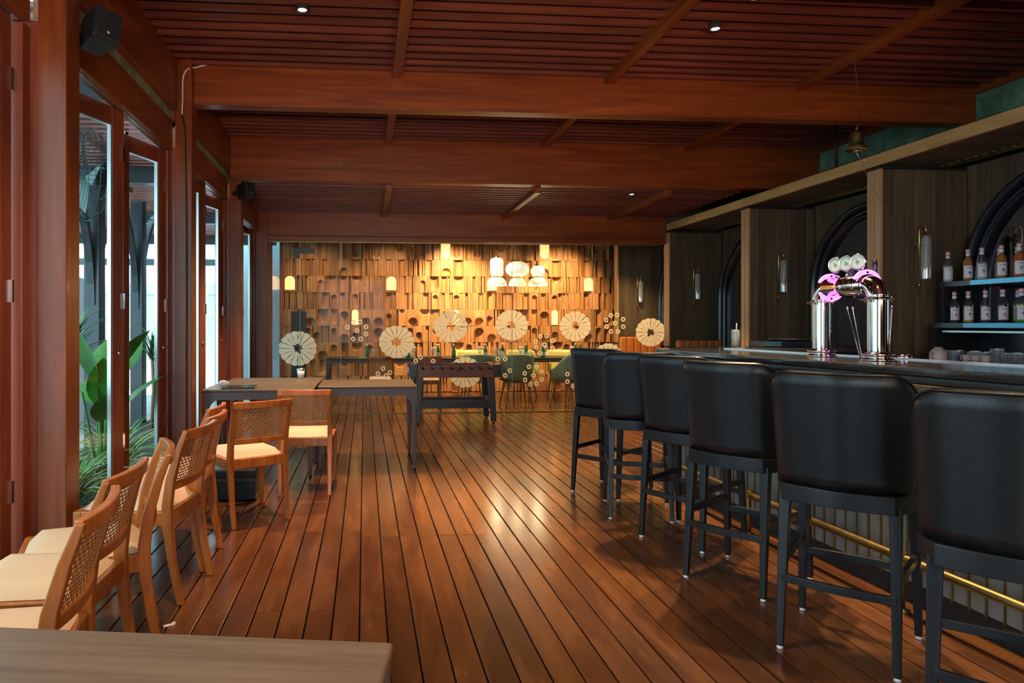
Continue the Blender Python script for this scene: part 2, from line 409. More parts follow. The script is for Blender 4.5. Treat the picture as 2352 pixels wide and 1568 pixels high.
trim(MB().box((-1.60, 7.96, 2.62), (-1.50, 9.86, 2.90)), M['beam_y'])
trim(MB().box((-1.72, 7.9, 2.66), (-1.665, 10.2, 3.60)), M['beam_y'])
# ---- folding doors: zig-zag panels in each bay
door_n = [0]
def door_panel(p, q, z0=0.02, z1=2.68, knob=False):
    """one glazed leaf from p to q (plan points)"""
    door_n[0] += 1
    p = Vector((*p, 0)); q = Vector((*q, 0)); L = (q - p).length; a = math.atan2((q - p).y, (q - p).x)
    d = empty('door_%d' % door_n[0], p, a, kind=S)
    st = 0.095; t = 0.042
    for x in (0, L - st): MB().box((x, -t / 2, z0), (x + st, t / 2, z1)).build('stile', M['redframe'], d, bev=.003, seg=1)
    MB().box((st, -t / 2, z1 - .11), (L - st, t / 2, z1)).build('top_rail', M['redframe'], d, bev=.003, seg=1)
    MB().box((st, -t / 2, z0), (L - st, t / 2, z0 + .16)).build('bottom_rail', M['redframe'], d, bev=.003, seg=1)
    MB().box((st, -.004, z0 + .16), (L - st, .004, z1 - .11)).build('pane', M['doorglass'], d)
    g = MB(); w = .009
    for x in (st, L - st - w): g.box((x, -.014, z0 + .16), (x + w, .014, z1 - .11))
    for z in (z0 + .16, z1 - .11 - w): g.box((st + w, -.014, z), (L - st - w, .014, z + w))
    g.build('glazing_bead', mat_alu, d)
    h = MB()
    for z in (.5, 1.4, 2.35): h.box((L - .012, -.03, z), (L + .006, -.02, z + .1))
    h.build('hinge', M['chrome'], d)
    if knob: MB().lathe([(0, .0), (.014, .002), (.014, .012), (0, .016)], n=12, M=T(L - .045, -.021, 1.12) @ RX(PI / 2)).build('knob', M['chrome'], d)
mat_alu = mat('aluminium_bead', (0.55, 0.62, 0.62), 0.3, 0.8)
for y0, y1 in ((1.38, 3.27), (3.46, 5.60), (5.78, 7.78), (8.0, 9.84)):
    n = 4; st = (y1 - y0) / n; pts = [(-1.575 if i % 2 == 0 else -1.79, y0 + st * i) for i in range(n + 1)]
    if y0 == 3.46: pts = [(-1.575, 3.47), (-1.80, 3.98), (-1.575, 4.56), (-1.765, 5.06), (-1.585, 5.56)]
    if y0 == 5.78: pts = [(-1.575, 5.80), (-1.78, 6.22), (-1.565, 6.80), (-1.74, 7.25), (-1.585, 7.75)]
    if y0 == 1.38: pts = [(-1.60, 1.40), (-1.60, 2.0), (-1.60, 2.61), (-1.60, 3.20)]
    for i in range(len(pts) - 1): door_panel(pts[i], pts[i + 1], knob=(i % 2 == 1))
# brass coloured guide rails under the headers
for a, b_ in ((1.36, 3.29), (3.46, 5.60), (5.78, 7.80)):
    trim(MB().box((-1.60, a, 2.682), (-1.56, b_, 2.692)), M['steel'], 0)
# left wall of the far dining room: glass
MB().box((-1.56, 10.1, 0), (-1.545, 12.95, 2.85)).build('window_2', M['doorglass'], kind=S)
for y in (10.06, 11.4, 12.9): trim(MB().box((-1.58, y, 0), (-1.52, y + .06, 2.88)), M['beam_v'])
# ---- glass partition under the far beam
gl = empty('window_1', kind=S)
gx = [-1.30, -0.28, 1.0, 2.30, 4.44]
YG = Y3 + .08
gx = [-1.33, -0.93, on_y(783, YG), on_y(988, YG), on_y(1176, YG), on_y(1360, YG), 4.42]
for a, b_ in zip(gx[:-1], gx[1:]):
    MB().box((a + .003, YG - .005, .02), (b_ - .003, YG + .005, 2.50)).build('pane', M['glass'], gl)
MB().box((gx[0], YG - .02, 0), (gx[-1], YG + .02, .012)).build('floor_channel', M['brassdull'], gl)
MB().box((gx[0], YG - .012, 2.488), (gx[-1], YG + .012, 2.50)).build('head_channel', M['brassdull'], gl)
edge = mat('glass_edge', (0.55, 0.72, 0.68), 0.2, spec=0.7)
for x in gx[1:-1]: MB().box((x - .0025, YG - .006, .02), (x + .0025, YG + .006, 2.488)).build('pane_edge', edge, gl)
MB().box((-1.02, YG - .02, 2.33), (-.72, YG + .02, 2.40)).box((-1.02, YG - .02, 2.26), (-.93, YG + .02, 2.33)).build('patch_fitting', M['darkmetal'], gl)
# frosted flower and ring prints on the glass
def zof(x, y, Y=YG):
    a = math.atan((x - PX) / F) + YAW; X = Y * math.tan(a); d = Y * math.cos(YAW) + X * math.sin(YAW)
    return X, EYE + (PY - y) * d / F
def flower(px, py, r, seed, half=None):
    rnd = random.Random(seed); b = MB(); n = 16
    X, Z = zof(px, py); R = r * 10.1 / F
    for k in range(n):
        a0 = 2 * PI * k / n + .012 * rnd.random() + .002; a1 = 2 * PI * (k + 1) / n - .004 - .03 * rnd.random()
        pts = []
        ri0 = R * rnd.uniform(.16, .34); ri1 = R * rnd.uniform(.16, .34)
        sc_ = lambda a, rr: (X + rr * 1.02 * math.cos(a), Z + rr * .94 * math.sin(a))
        outer = [sc_(a0 + (a1 - a0) * t / 6, R * (1 + .045 * math.sin(PI * t / 6) + rnd.uniform(-.006, .006))) for t in range(7)]
        mid = [sc_(a1 + .003, R * rnd.uniform(.8, .86)), sc_(a1 - .05 * rnd.random(), R * .7), sc_(a1 + .003, R * rnd.uniform(.5, .6))]
        inner = [sc_(a1, ri1), sc_((a0 + a1) / 2, (ri0 + ri1) / 2 * rnd.uniform(.8, 1.25)), sc_(a0, ri0)]
        poly = outer + mid + inner + [sc_(a0 + .035 * rnd.random(), R * .55)]
        m_ = len(poly)
        vs = [(x, YG - .0075, z) for x, z in poly] + [(x, YG - .0055, z) for x, z in poly]
        b.add(vs, [tuple(range(m_))] + [tuple(range(m_, 2 * m_))[::-1]] + [(i, (i + 1) % m_, m_ + (i + 1) % m_, m_ + i) for i in range(m_)])
    b.build('flower_print', M['frost'], gl)
for i, (px, py, r) in enumerate([(911, 785, 38), (1035, 750, 37), (1175, 747, 36), (1321, 749, 35), (1494, 763, 34), (1068, 855, 36), (1396, 820, 33), (684, 800, 40)]):
    flower(px, py, r, i)
ring_m = {}
def ring(px, py):
    X, Z = zof(px, py); b = MB(); rnd = random.Random(int(px * 7 + py)); n = 12; a_ = rnd.uniform(0, 6)
    R = .034
    o = [(R * (1 + .10 * math.cos(4 * (2 * PI * k / n) + a_)) * math.cos(2 * PI * k / n), R * 1.05 * math.sin(2 * PI * k / n)) for k in range(n)]
    i_ = [(.42 * x, .5 * z) for x, z in o]
    vs = [(X + x, YG - .0075, Z + z) for x, z in o] + [(X + x, YG - .0075, Z + z) for x, z in i_]
    vs += [(v[0], YG - .0055, v[2]) for v in vs]
    fs = []
    for k in range(n):
        l = (k + 1) % n; fs += [(k, l, n + l, n + k), (2 * n + k, 3 * n + k, 3 * n + l, 2 * n + l), (k, 2 * n + k, 2 * n + l, l), (n + k, n + l, 3 * n + l, 3 * n + k)]
    b.add(vs, fs).build('ring_print', M['frost'], gl)
RINGS = [(811, 740), (827, 739), (798, 751), (820, 759), (841, 750), (841, 767), (811, 778), (828, 778), (966, 820), (995, 829), (955, 828),
         (1160, 824), (1143, 825), (1171, 851), (1146, 863), (1160, 862), (1215, 842), (1232, 842), (1205, 857), (1225, 862), (1244, 853), (1206, 872), (1244, 871), (1232, 881), (1218, 882),
         (1241, 772), (1255, 771), (1230, 784), (1250, 791), (1269, 782), (1231, 798), (1269, 799), (1240, 811), (1257, 811),
         (1403, 724), (1417, 723), (1392, 735), (1412, 742), (1431, 733), (1393, 750), (1431, 750), (1403, 761), (1419, 761),
         (1303, 859), (1303, 876), (1316, 886), (880, 846), (868, 858), (896, 855), (887, 862)]
for p in RINGS: ring(*p)
# ---- carved back wall: each tile its own piece
bw_ = empty('wall_back', kind=S)
MB().box((-1.6, YB + .11, -.2), (5.4, YB + .25, 3.2)).build('backing', M['void'], bw_)
tile_cache = {}
def tile_mesh(w, h, kind, frac, hw):
    key = (round(w, 3), round(h, 3), kind, round(frac * 8) / 8, round(hw, 2))
    if key in tile_cache: return tile_cache[key]
    frac = key[3]; b = MB(); g = .0015; Y = 0.0; D = .105
    if kind == 'F':                                   # fluted: strips of unequal depth
        rnd = random.Random(int(w * 1000) + int(frac * 8) * 31); n = max(3, int(w / rnd.choice([.021, .026, .036, .05]))); x = g
        cuts = [g + (w - 2 * g) * k / n for k in range(n + 1)]
        for k in range(n):
            dep = rnd.choice([0, .0, .003, .04, .06, .012, .0])
            b.box((cuts[k] + .0028, dep, g), (cuts[k + 1] - .0028, D, h - g))
            if k % 2 == 0 and rnd.random() < .6:
                zz = rnd.choice([.02, h - .06]); b.box((cuts[k] + .009, dep - .005, zz), (cuts[k + 1] - .009, dep, zz + .03))
    else:
        c = w / 2; r = hw
        # rows of (z, half width of the hollow)
        rows = []
        N = 7
        if kind == 'A':                               # arch: rounded top, runs out at the bottom
            zt = h * (1 - frac); sp = max(zt - r, .0)
            rows = [(0, r), (sp, r)] + [(sp + r * math.sin(PI / 2 * k / N), r * math.cos(PI / 2 * k / N)) for k in range(1, N + 1)]
        elif kind == 'U':                             # runs in from the top, rounded bottom
            zb = h * (1 - frac); sp = min(zb + r, h)
            rows = [(sp - r * math.sin(PI / 2 * k / N), r * math.cos(PI / 2 * k / N)) for k in range(N, 0, -1)] + [(sp, r), (h, r)]
        elif kind == 'C':                             # capsule
            zt = h * .93; zb = h * .07
            rows = [(zb + r - r * math.sin(PI / 2 * k / N), r * math.cos(PI / 2 * k / N)) for k in range(N, 0, -1)] + [(zb + r, r), (zt - r, r)] + [(zt - r + r * math.sin(PI / 2 * k / N), r * math.cos(PI / 2 * k / N)) for k in range(1, N + 1)]
        else: rows = [(0, r), (h, r)]                 # through hollow
        rows = [(min(max(z, 0), h), max(q, .0005)) for z, q in rows]
        if rows[0][0] > 0: rows = [(0, .0005)] + rows
        if rows[-1][0] < h: rows = rows + [(h, .0005)]
        K = 8; cosd = [-math.cos(PI * k / K) for k in range(K + 1)]; vs = []
        dm = .088 if r > .06 else .062
        for z, q in rows:
            z_ = min(max(z, g), h - g)
            vs.append((g, Y, z_))
            for cd in cosd: vs.append((c + q * cd, Y + dm * math.sqrt(max(0, 1 - cd * cd)) * min(1, q / r) ** .7 + (.004 if q > .01 else 0), z_))
            vs.append((w - g, Y, z_))
        m = K + 3; fs = []
        for i in range(len(rows) - 1):
            for k in range(m - 1): fs.append((i * m + k, i * m + k + 1, (i + 1) * m + k + 1, (i + 1) * m + k))
        b.add(vs, fs, False)
        # sides
        b.add([(g, Y, g), (g, Y + D, g), (g, Y + D, h - g), (g, Y, h - g)], [(0, 1, 2, 3)])
        b.add([(w - g, Y, g), (w - g, Y + D, g), (w - g, Y + D, h - g), (w - g, Y, h - g)], [(3, 2, 1, 0)])
        b.add([(g, Y, h - g), (w - g, Y, h - g), (w - g, Y + D, h - g), (g, Y + D, h - g)], [(0, 1, 2, 3)])
        b.add([(g, Y, g), (w - g, Y, g), (w - g, Y + D, g), (g, Y + D, g)], [(3, 2, 1, 0)])
    tile_cache[key] = b.mesh('tile', M['tile'])
    return tile_cache[key]
def xL(c): return on_y(620 + c / 4.355, YB)
def xR(c): return on_y(980 + c / 4.355, YB)
A, U, C_, Q = 'A', 'U', 'C', 'Q'
LIT = 'L'
rowsF = {
 0: ([(285, 40, U, .5), (400, 30, A, .1), (855, 32, U, .93), (975, 20, Q, 0), (1065, 28, U, .93), (1300, 45, U, .5), (1405, 30, A, .1)],
     [(190, 48, LIT, .9), (300, 30, U, .9), (425, 30, Q, 0), (507, 28, U, .9), (740, 45, U, .5), (840, 32, A, .12), (1180, 48, LIT, .9), (1280, 28, U, .9), (1395, 26, Q, 0), (1478, 28, U, .9), (1600, 26, Q, 0), (1700, 40, U, .5), (1795, 28, A, .2)]),
 1: ([(380, 27, Q, 0), (550, 27, Q, 0), (740, 45, A, .5), (870, 48, Q, 0), (1320, 27, Q, 0), (1590, 30, Q, 0)],
     [(195, 48, A, .45), (320, 48, Q, 0), (1010, 45, Q, 0), (1180, 45, A, .5), (1300, 45, Q, 0), (1600, 30, Q, 0), (1720, 30, Q, 0), (1810, 30, Q, 0)]),
 2: ([(65, 48, LIT, 0), (198, 50, LIT, 0), (510, 30, A, .3), (615, 50, U, .9), (730, 40, Q, 0), (870, 48, U, .5), (1215, 50, LIT, 0), (1530, 28, A, .3)],
     [(75, 44, U, .9), (175, 30, Q, 0), (320, 48, U, .5), (655, 48, LIT, 0), (1065, 45, U, .88), (1300, 45, U, .5), (1620, 48, LIT, 0)]),
 3: ([(555, 30, U, .9), (640, 30, A, .08), (725, 30, Q, 0), (855, 28, C_, 0), (1190, 30, Q, 0), (1560, 28, Q, 0)],
     [(88, 30, A, .08), (298, 28, A, .08), (630, 27, Q, 0), (1000, 27, Q, 0), (1080, 28, A, .08), (1170, 26, Q, 0), (1282, 28, A, .12), (1600, 28, Q, 0)]),
 4: ([(305, 25, Q, 0), (405, 50, A, .5), (530, 52, U, .9), (640, 30, U, .92), (745, 50, A, .1), (852, 33, LIT, 0), (960, 48, A, .5), (1087, 48, A, .5), (1190, 28, A, .3), (1320, 25, U, .3), (1430, 48, A, .5), (1550, 45, U, .4)],
     [(190, 50, A, .1), (298, 33, LIT, 0), (410, 45, A, .5), (527, 48, A, .5), (633, 30, A, .35), (755, 28, Q, 0), (975, 45, U, .85), (1080, 30, Q, 0), (1180, 45, A, .1), (1282, 33, LIT, 0), (1590, 30, A, .35), (1720, 28, Q, 0), (1812, 42, A, .5)]),
 5: ([(300, 27, A, .1), (385, 30, A, .1), (470, 30, A, .35), (640, 28, A, .1), (745, 50, A, .5), (855, 35, A, .35), (1085, 48, A, .1), (1400, 30, A, .1), (1490, 30, A, .35)],
     [(90, 30, A, .1), (527, 48, A, .1), (652, 45, A, .5), (1080, 28, A, .08), (1190, 45, A, .5), (1285, 30, A, .35), (1620, 42, A, .5), (1720, 28, A, .1), (1805, 28, A, .1)]),
 6: ([(305, 25, A, .35), (530, 50, A, .5), (640, 30, A, .1), (745, 40, Q, 0), (870, 50, U, .5), (990, 40, A, .1), (1190, 30, A, .5)],
     [(320, 50, U, .5), (425, 28, A, .1), (755, 28, A, .35), (1080, 28, A, .35), (1310, 50, U, .5), (1400, 28, A, .1)]),
 7: ([(430, 30, Q, 0), (525, 30, U, .92), (640, 30, Q, 0), (745, 50, U, .45), (1100, 30, Q, 0), (1300, 45, U, .5)],
     [(190, 30, Q, 0), (655, 40, LIT, 0), (1080, 30, Q, 0), (1400, 45, U, .5)]),
 8: ([(400, 30, A, .3), (640, 30, A, .3), (1000, 45, U, .5)], [(300, 45, A, .3), (800, 30, A, .2), (1300, 45, A, .2)])}
RH = 0.3157; ztop = 2.852
nt_ = 0
litglow = noisy('backlit_veneer', [(0.3, (0.9, 0.42, 0.12)), (0.7, (1.0, 0.6, 0.25))], (30, 30, 6), (0.5, 0.6))
nt2 = litglow.node_tree; b2 = nt2.nodes['Principled BSDF']
for l in list(nt2.links):
    if l.to_socket == b2.inputs['Base Color']: nt2.links.new(l.from_socket, b2.inputs['Emission Color'])
b2.inputs['Emission Strength'].default_value = 1.05
tile_extra = MB()
for r in range(9):
    zb = ztop - RH * (r + 1)
    Lf, Rf = rowsF[r]
    feats = [(xL(c), h * .00196, k, f) for c, h, k, f in Lf] + [(xR(c), h * .00196, k, f) for c, h, k, f in Rf if not (r in () )]
    feats = sorted(feats); last = -1.56; plan = []
    for cx, hw, k, f in feats:
        w = max(2 * hw + .03, .10)
        a = cx - w / 2; b_ = cx + w / 2
        if a < last: a = last
        if b_ - a < 2 * hw + .006: continue
        plan.append((last, a, 'F', 0, 0)); plan.append((a, b_, k, f, hw)); last = b_
    plan.append((last, 5.30, 'F', 0, 0))
    for a, b_, k, f, hw in plan:
        if b_ - a < .012: continue
        if k == 'F':
            n = max(1, round((b_ - a) / .23)); w = (b_ - a) / n
            for i in range(n):
                me = tile_mesh(w, RH, 'F', random.randint(0, 7) / 8, 0) if w > .04 else None
                if me is None: tile_extra.box((a + .001, YB, zb + .001), (b_ - .001, YB + .07, zb + RH - .001)); continue
                link('tile', me, bw_, (a + w * i, YB + random.choice([0, .004, .008]), zb)); nt_ += 1
        elif k == LIT:
            narrow = hw < .08
            kk = 'A' if r in (2, 4, 7) else 'U'
            ff = .06 if r in (2, 4) else (.5 if r == 7 else .88)
            link('tile', tile_mesh(b_ - a, RH, kk, ff, hw), bw_, (a, YB, zb)); nt_ += 1
            # glowing veneer lamp inside the hollow
            h0 = .05 if not narrow else .02; top = RH * (1 - round(ff * 8) / 8) if kk == 'A' else RH - .002
            if kk == 'A': poly = [(-hw * .93, h0)] + [(hw * .93 * -math.cos(PI * t / 12), top - hw + hw * .93 * math.sin(PI * t / 12)) for t in range(13)] + [(hw * .93, h0)]
            else: poly = [(-hw * .93, .035), (-hw * .93, RH - .004), (hw * .93, RH - .004), (hw * .93, .035)]
            m_ = len(poly); cx = (a + b_) / 2
            g_ = MB().add([(x, .0, z) for x, z in poly] + [(x, .03, z) for x, z in poly], [tuple(range(m_))[::-1], tuple(range(m_, 2 * m_))] + [(i, (i + 1) % m_, m_ + (i + 1) % m_, m_ + i) for i in range(m_)])
            g_.build('glowing_niche', litglow, bw_, (cx, YB + .004, zb))
        else:
            link('tile', tile_mesh(b_ - a, RH, k, f, hw), bw_, (a, YB, zb)); nt_ += 1
if tile_extra.v: tile_extra.build('filler_strip', M['tile'], bw_, kind='stuff')
print('tiles', nt_, 'boards', nb)
# ---- right wall: upper slate, canopy, columns, arches
XW = 5.31; XC = 4.50
gw = empty('wall_right', kind=S)
MB().box((5.50, -3, 2.7), (5.7, 13.2, 3.7)).build('slate_backing', M['void'], gw)
random.seed(3)
z = 2.80
rr = 0
while z < 3.5:
    y = 1.4 - .35 * (rr % 2)
    h = .32
    while y < 9.9:
        L = random.choice([.62, .62, .4])
        MB().box((5.45, y + .003, z + .003), (5.50, y + L - .003, z + h - .003)).build('slate', M['greenslate'], gw)
        y += L
    z += h; rr += 1
# rest of the right wall: upright walnut boards
y = -0.2
bd = {}
while y < 12.0:
    w = .125
    if 'w' not in bd: bd['w'] = MB().box((0, .001, 0), (.03, w - .001, 2.70)).mesh('wall_board', M['walnut'])
    link('wall_board', bd['w'], gw, (XW + .02, y, 0)); y += w
MB().box((XW + .05, -3, 0), (XW + .2, 13.2, 2.95)).build('board_backing', M['void'], gw)
# canopy: edge fascia, soffit strips, brass slot
cn = empty('canopy', (0, 0, 0), label='long wooden canopy with pale oak edge running above the bar wall', cat='canopy')
y = -0.4
fl_ = [1.13, .58, 1.34, .9, 1.6, .8]; i = 0
while y < Y3 - .02:
    L = min(fl_[i % 6], Y3 - .02 - y); i += 1
    MB().box((XC, y + .001, 2.70), (XC + .03, y + L - .001, 2.80)).build('fascia_board', M['oakedge'], cn); y += L
MB().box((XC + .03, -.4, 2.775), (5.44, Y3 - .02, 2.80)).build('canopy_deck', M['walnut'], cn)
sof = MB().box((0, 0, 0), (.62, .040, .02)).mesh('soffit_strip', M['walnut'])
y = 3.3
while y < Y3 - .1:
    link('soffit_strip', sof, cn, (XC + .035, y, 2.715)); y += .048
MB().box((XC + .03, -.4, 2.735), (5.2, Y3 - .02, 2.74)).build('soffit_backing', M['void'], cn)
MB().box((5.17, -.4, 2.70), (5.20, Y3 - .05, 2.735)).build('brass_trim', M['brassdull'], cn)
dot = MB().box((0, 0, 0), (.012, .02, .004)).mesh('screw_dot', M['oakedge'])
y = 3.3
while y < Y3 - .2: link('slot_dot', dot, cn, (5.12, y, 2.711)); y += .085
# columns
CY = [1.50, 3.565, 5.63, 7.69, 9.80, 11.86]
wb = {}
for i, y in enumerate(CY):
    c = empty('wall_column', (0, y, 0), kind=S)
    t = .16; zt = 2.70 if i < 5 else 2.88
    MB().box((XC + .02, .012, 0), (XW, t, zt - .03)).build('core', M['void'], c)
    # pale left edge: two strips with a groove
    MB().box((XC, 0, 0), (XC + .02, .075, zt - .03)).build('edge_strip', M['oakedge_v'], c)
    MB().box((XC, .083, 0), (XC + .02, t, zt - .03)).build('edge_strip', M['oakedge_v'], c)
    n = 8; w = (XW - XC - .02) / n
    for k in range(n):
        key = (round(w, 3), zt)
        if key not in wb: wb[key] = MB().box((.001, 0, .98), (w - .001, .012, zt - .04)).mesh('face_board', M['walnut'])
        link('face_board', wb[key], c, (XC + .02 + k * w, 0, 0))
    MB().box((XC - .004, -.004, .955), (XW, t + .004, .98)).build('dado_rail', M['black'], c)
    MB().box((XC + .01, -.001, 0), (XW, .012, .955)).build('dado_panel', M['walnut'], c)
    MB().box((XC - .003, -.003, zt - .035), (XW, t + .003, zt - .012)).build('shadow_gap', M['black'], c)
# arches with smoked mirrors
for i in range(len(CY) - 1):
    ya = CY[i] + .16; yb = CY[i + 1]; cy = (ya + yb) / 2; R = (yb - ya) / 2 - .01; sp = 1.66
    ar = empty('mirror_arch', (XW, cy, 0), label='black moulded arch framing a smoked mirror in the wall bay ' + ['beside the nearest column', 'behind the bottle shelves', 'behind the beer tower', 'above the middle orange bench', 'beyond the glass partition'][i], cat='mirror')
    def ringpath(r):
        return [(0, -r, .98), (0, -r, 1.3)] + [(0, -r * math.cos(PI * k / 28), sp + r * math.sin(PI * k / 28)) for k in range(29)] + [(0, r, 1.3), (0, r, .98)]
    for k, (r, wd, dp) in enumerate([(R - .035, .07, .10), (R - .105, .05, .065), (R - .155, .035, .085)]):
        b = MB(); path = ringpath(r)
        P = path; base = 0; vs = []; fs = []
        for j, p in enumerate(P):
            q0 = Vector(P[max(j - 1, 0)]); q1 = Vector(P[min(j + 1, len(P) - 1)]); d = (q1 - q0).normalized(); nrm = Vector((0, d.z, -d.y))
            c0 = Vector(p)
            for a, o in ((-wd / 2, 0), (-wd / 2, -dp * .6), (-wd * .25, -dp), (wd * .25, -dp), (wd / 2, -dp * .6), (wd / 2, 0)):
                vs.append(c0 + nrm * a + Vector((o + .02, 0, 0)))
        for j in range(len(P) - 1):
            for k2 in range(5): fs.append((j * 6 + k2, j * 6 + k2 + 1, (j + 1) * 6 + k2 + 1, (j + 1) * 6 + k2))
        b.add(vs, fs, True)
        b.build(['outer_moulding', 'middle_moulding', 'inner_moulding'][k], M['archblack'], ar)
    poly = [(-(R - .16), .98)] + [(-(R - .16) * math.cos(PI * k / 24), sp + (R - .16) * math.sin(PI * k / 24)) for k in range(25)] + [((R - .16), .98)]
    m_ = len(poly)
    MB().add([(-.004, y, z) for y, z in poly] + [(.012, y, z) for y, z in poly], [tuple(range(m_)), tuple(range(m_, 2 * m_))[::-1]] + [(k, m_ + k, m_ + (k + 1) % m_, (k + 1) % m_) for k in range(m_)]).build('mirror_glass', M['mirror'], ar)
    MB().box((-.10, -R, .93), (.02, R, .98)).build('sill', M['archblack'], ar)
# ---- outside, seen through the doors
MB().box((-14, -3, -.2), (-1.67, 14, -.1)).build('ground', noisy('courtyard_paving', [(0.3, (.22, .23, .22)), (0.7, (.34, .35, .34))], (2, 2, 2), (.7, .9)), kind=S)
# ================================================================== DINING CHAIRS
def make_cane_chair():
    r = empty('dining_chair', label='x', cat='chair', group=None)
    w = .207                                             # half width at the back
    # rear legs run up as back stiles
    prof = [(-.275, 0), (-.235, .2), (-.215, .36), (-.212, .46), (-.228, .58), (-.262, .70), (-.300, .80)]
    th = [.030, .036, .046, .046, .042, .034, .026]
    for s in (-1, 1):
        b = MB(); x = s * (w - .018)
        wd = [.028, .032, .036, .036, .034, .032, .030]
        vs = []
        for (y, z), t, q in zip(prof, th, wd):
            vs += [(x - q / 2, y - t / 2, z), (x + q / 2, y - t / 2, z), (x + q / 2, y + t / 2, z), (x - q / 2, y + t / 2, z)]
        n = len(prof); fs = [(3, 2, 1, 0), (4 * n - 4, 4 * n - 3, 4 * n - 2, 4 * n - 1)]
        for i in range(n - 1):
            for k in range(4): fs.append((4 * i + k, 4 * i + (k + 1) % 4, 4 * i + 4 + (k + 1) % 4, 4 * i + 4 + k))
        o = b.add(vs, fs).build('rear_leg', M['teak'], r, bev=.005); bake(o)
    for s in (-1, 1):
        b = MB().bar((s * (.205), .205, .43), (s * .21, .215, 0), .036, .040, (0, 1, 0), .026, .028)
        o = b.build('front_leg', M['teak'], r, bev=.005); bake(o)
    # seat frame
    b = MB().box((-.21, .195, .365), (.21, .228, .43)).box((-.185, -.225, .365), (.185, -.195, .43))
    for s in (-1, 1): b.bar((s * .192, -.21, .3975), (s * .205, .21, .3975), .030, .065)
    o = b.build('seat_frame', M['teak'], r, bev=.004); bake(o)
    # cushion: domed pad
    N = 10; vs = []; fs = []
    def hw(v): return .183 + .014 * v
    for j in range(N + 1):
        for i in range(N + 1):
            u = -1 + 2 * i / N; v = -1 + 2 * j / N
            # rounded square map
            uu = math.copysign(min(1, abs(u)), u); x = u * (hw((v + 1) / 2)) * (1 - .05 * abs(v) ** 6); y = v * .205 * (1 - .05 * abs(u) ** 6)
            e = max(abs(u), abs(v)); z = .432 + .045 * (1 - e ** 5) ** .5 if e < 1 else .432
            vs.append((x, y, z))
    for j in range(N):
        for i in range(N): fs.append((j * (N + 1) + i, j * (N + 1) + i + 1, (j + 1) * (N + 1) + i + 1, (j + 1) * (N + 1) + i))
    b = MB().add(vs, fs, True)
    b.build('seat_cushion', M['cream'], r)
    # curved rails
    def bow(x): return -.030 * (1 - (x / w) ** 2)
    def rail(name, z, h, yb, t):
        path = [(-(w - .01) + (2 * w - .02) * k / 10, yb + bow(-(w - .01) + (2 * w - .02) * k / 10), z) for k in range(11)]
        lean = -.25
        o = MB().sweep(path, lambda i: [(-t / 2 - lean * -h / 2, -h / 2), (t / 2 - lean * -h / 2, -h / 2), (t / 2 - lean * h / 2 * -1 * -1, h / 2), (-t / 2 - lean * h / 2 * -1 * -1, h / 2)] if False else [(-t / 2, -h / 2), (t / 2, -h / 2), (t / 2, h / 2), (-t / 2, h / 2)]).build(name, M['teak'], r, bev=.004)
        bake(o)
    rail('top_rail', .785, .045, -.292, .026)
    rail('lower_rail', .545, .035, -.222, .026)
    # woven cane sheet with real openings
    b = MB(); z0, z1 = .56, .765; xa = w - .034
    def cy(x, z): return -.222 + (z - .545) / (.785 - .545) * (-.292 + .222) + bow(x)
    def strip(p, q, wd, off, n=6):
        pts = [Vector((p[0] + (q[0] - p[0]) * k / n, 0, p[1] + (q[1] - p[1]) * k / n)) for k in range(n + 1)]
        d = Vector((q[0] - p[0], 0, q[1] - p[1])).normalized(); nn = Vector((-d.z, 0, d.x)) * wd / 2; vs = []
        for P_ in pts:
            for s in (-1, 1):
                c = P_ + nn * s; vs.append((c.x, cy(c.x, c.z) + off, c.z))
        b.add(vs, [(2 * k, 2 * k + 1, 2 * k + 3, 2 * k + 2) for k in range(n)])
    nz = 14; nx = 26
    for k in range(nz + 1): z = z0 + (z1 - z0) * k / nz; strip((-xa, z), (xa, z), .0055, 0, 8)
    for k in range(nx + 1): x = -xa + 2 * xa * k / nx; strip((x, z0), (x, z1), .0055, .001, 2)
    sp = 2 * xa / nx
    for s in (-1, 1):
        k = -20
        while k < nx + 22:
            # diagonals clipped to the panel
            xs = -xa + (k + .5) * sp; H = z1 - z0
            p = [xs, z0]; q = [xs + s * H, z1]
            def clip(p, q):
                if p[0] < -xa: t = (-xa - p[0]) / (q[0] - p[0]) if q[0] != p[0] else 2; p = [-xa, p[1] + (q[1] - p[1]) * t]
                if p[0] > xa: t = (xa - p[0]) / (q[0] - p[0]) if q[0] != p[0] else 2; p = [xa, p[1] + (q[1] - p[1]) * t]
                return p
            if (p[0] < -xa and q[0] < -xa) or (p[0] > xa and q[0] > xa): k += 2; continue
            p2 = clip(p, q); q2 = clip(q, p)
            if z0 <= p2[1] <= z1 and z0 <= q2[1] <= z1 and abs(q2[1] - p2[1]) > .01: strip(p2, q2, .0035, .002 * s, 3)
            k += 2
    b.build('cane_panel', M['cane'], r)
    return r
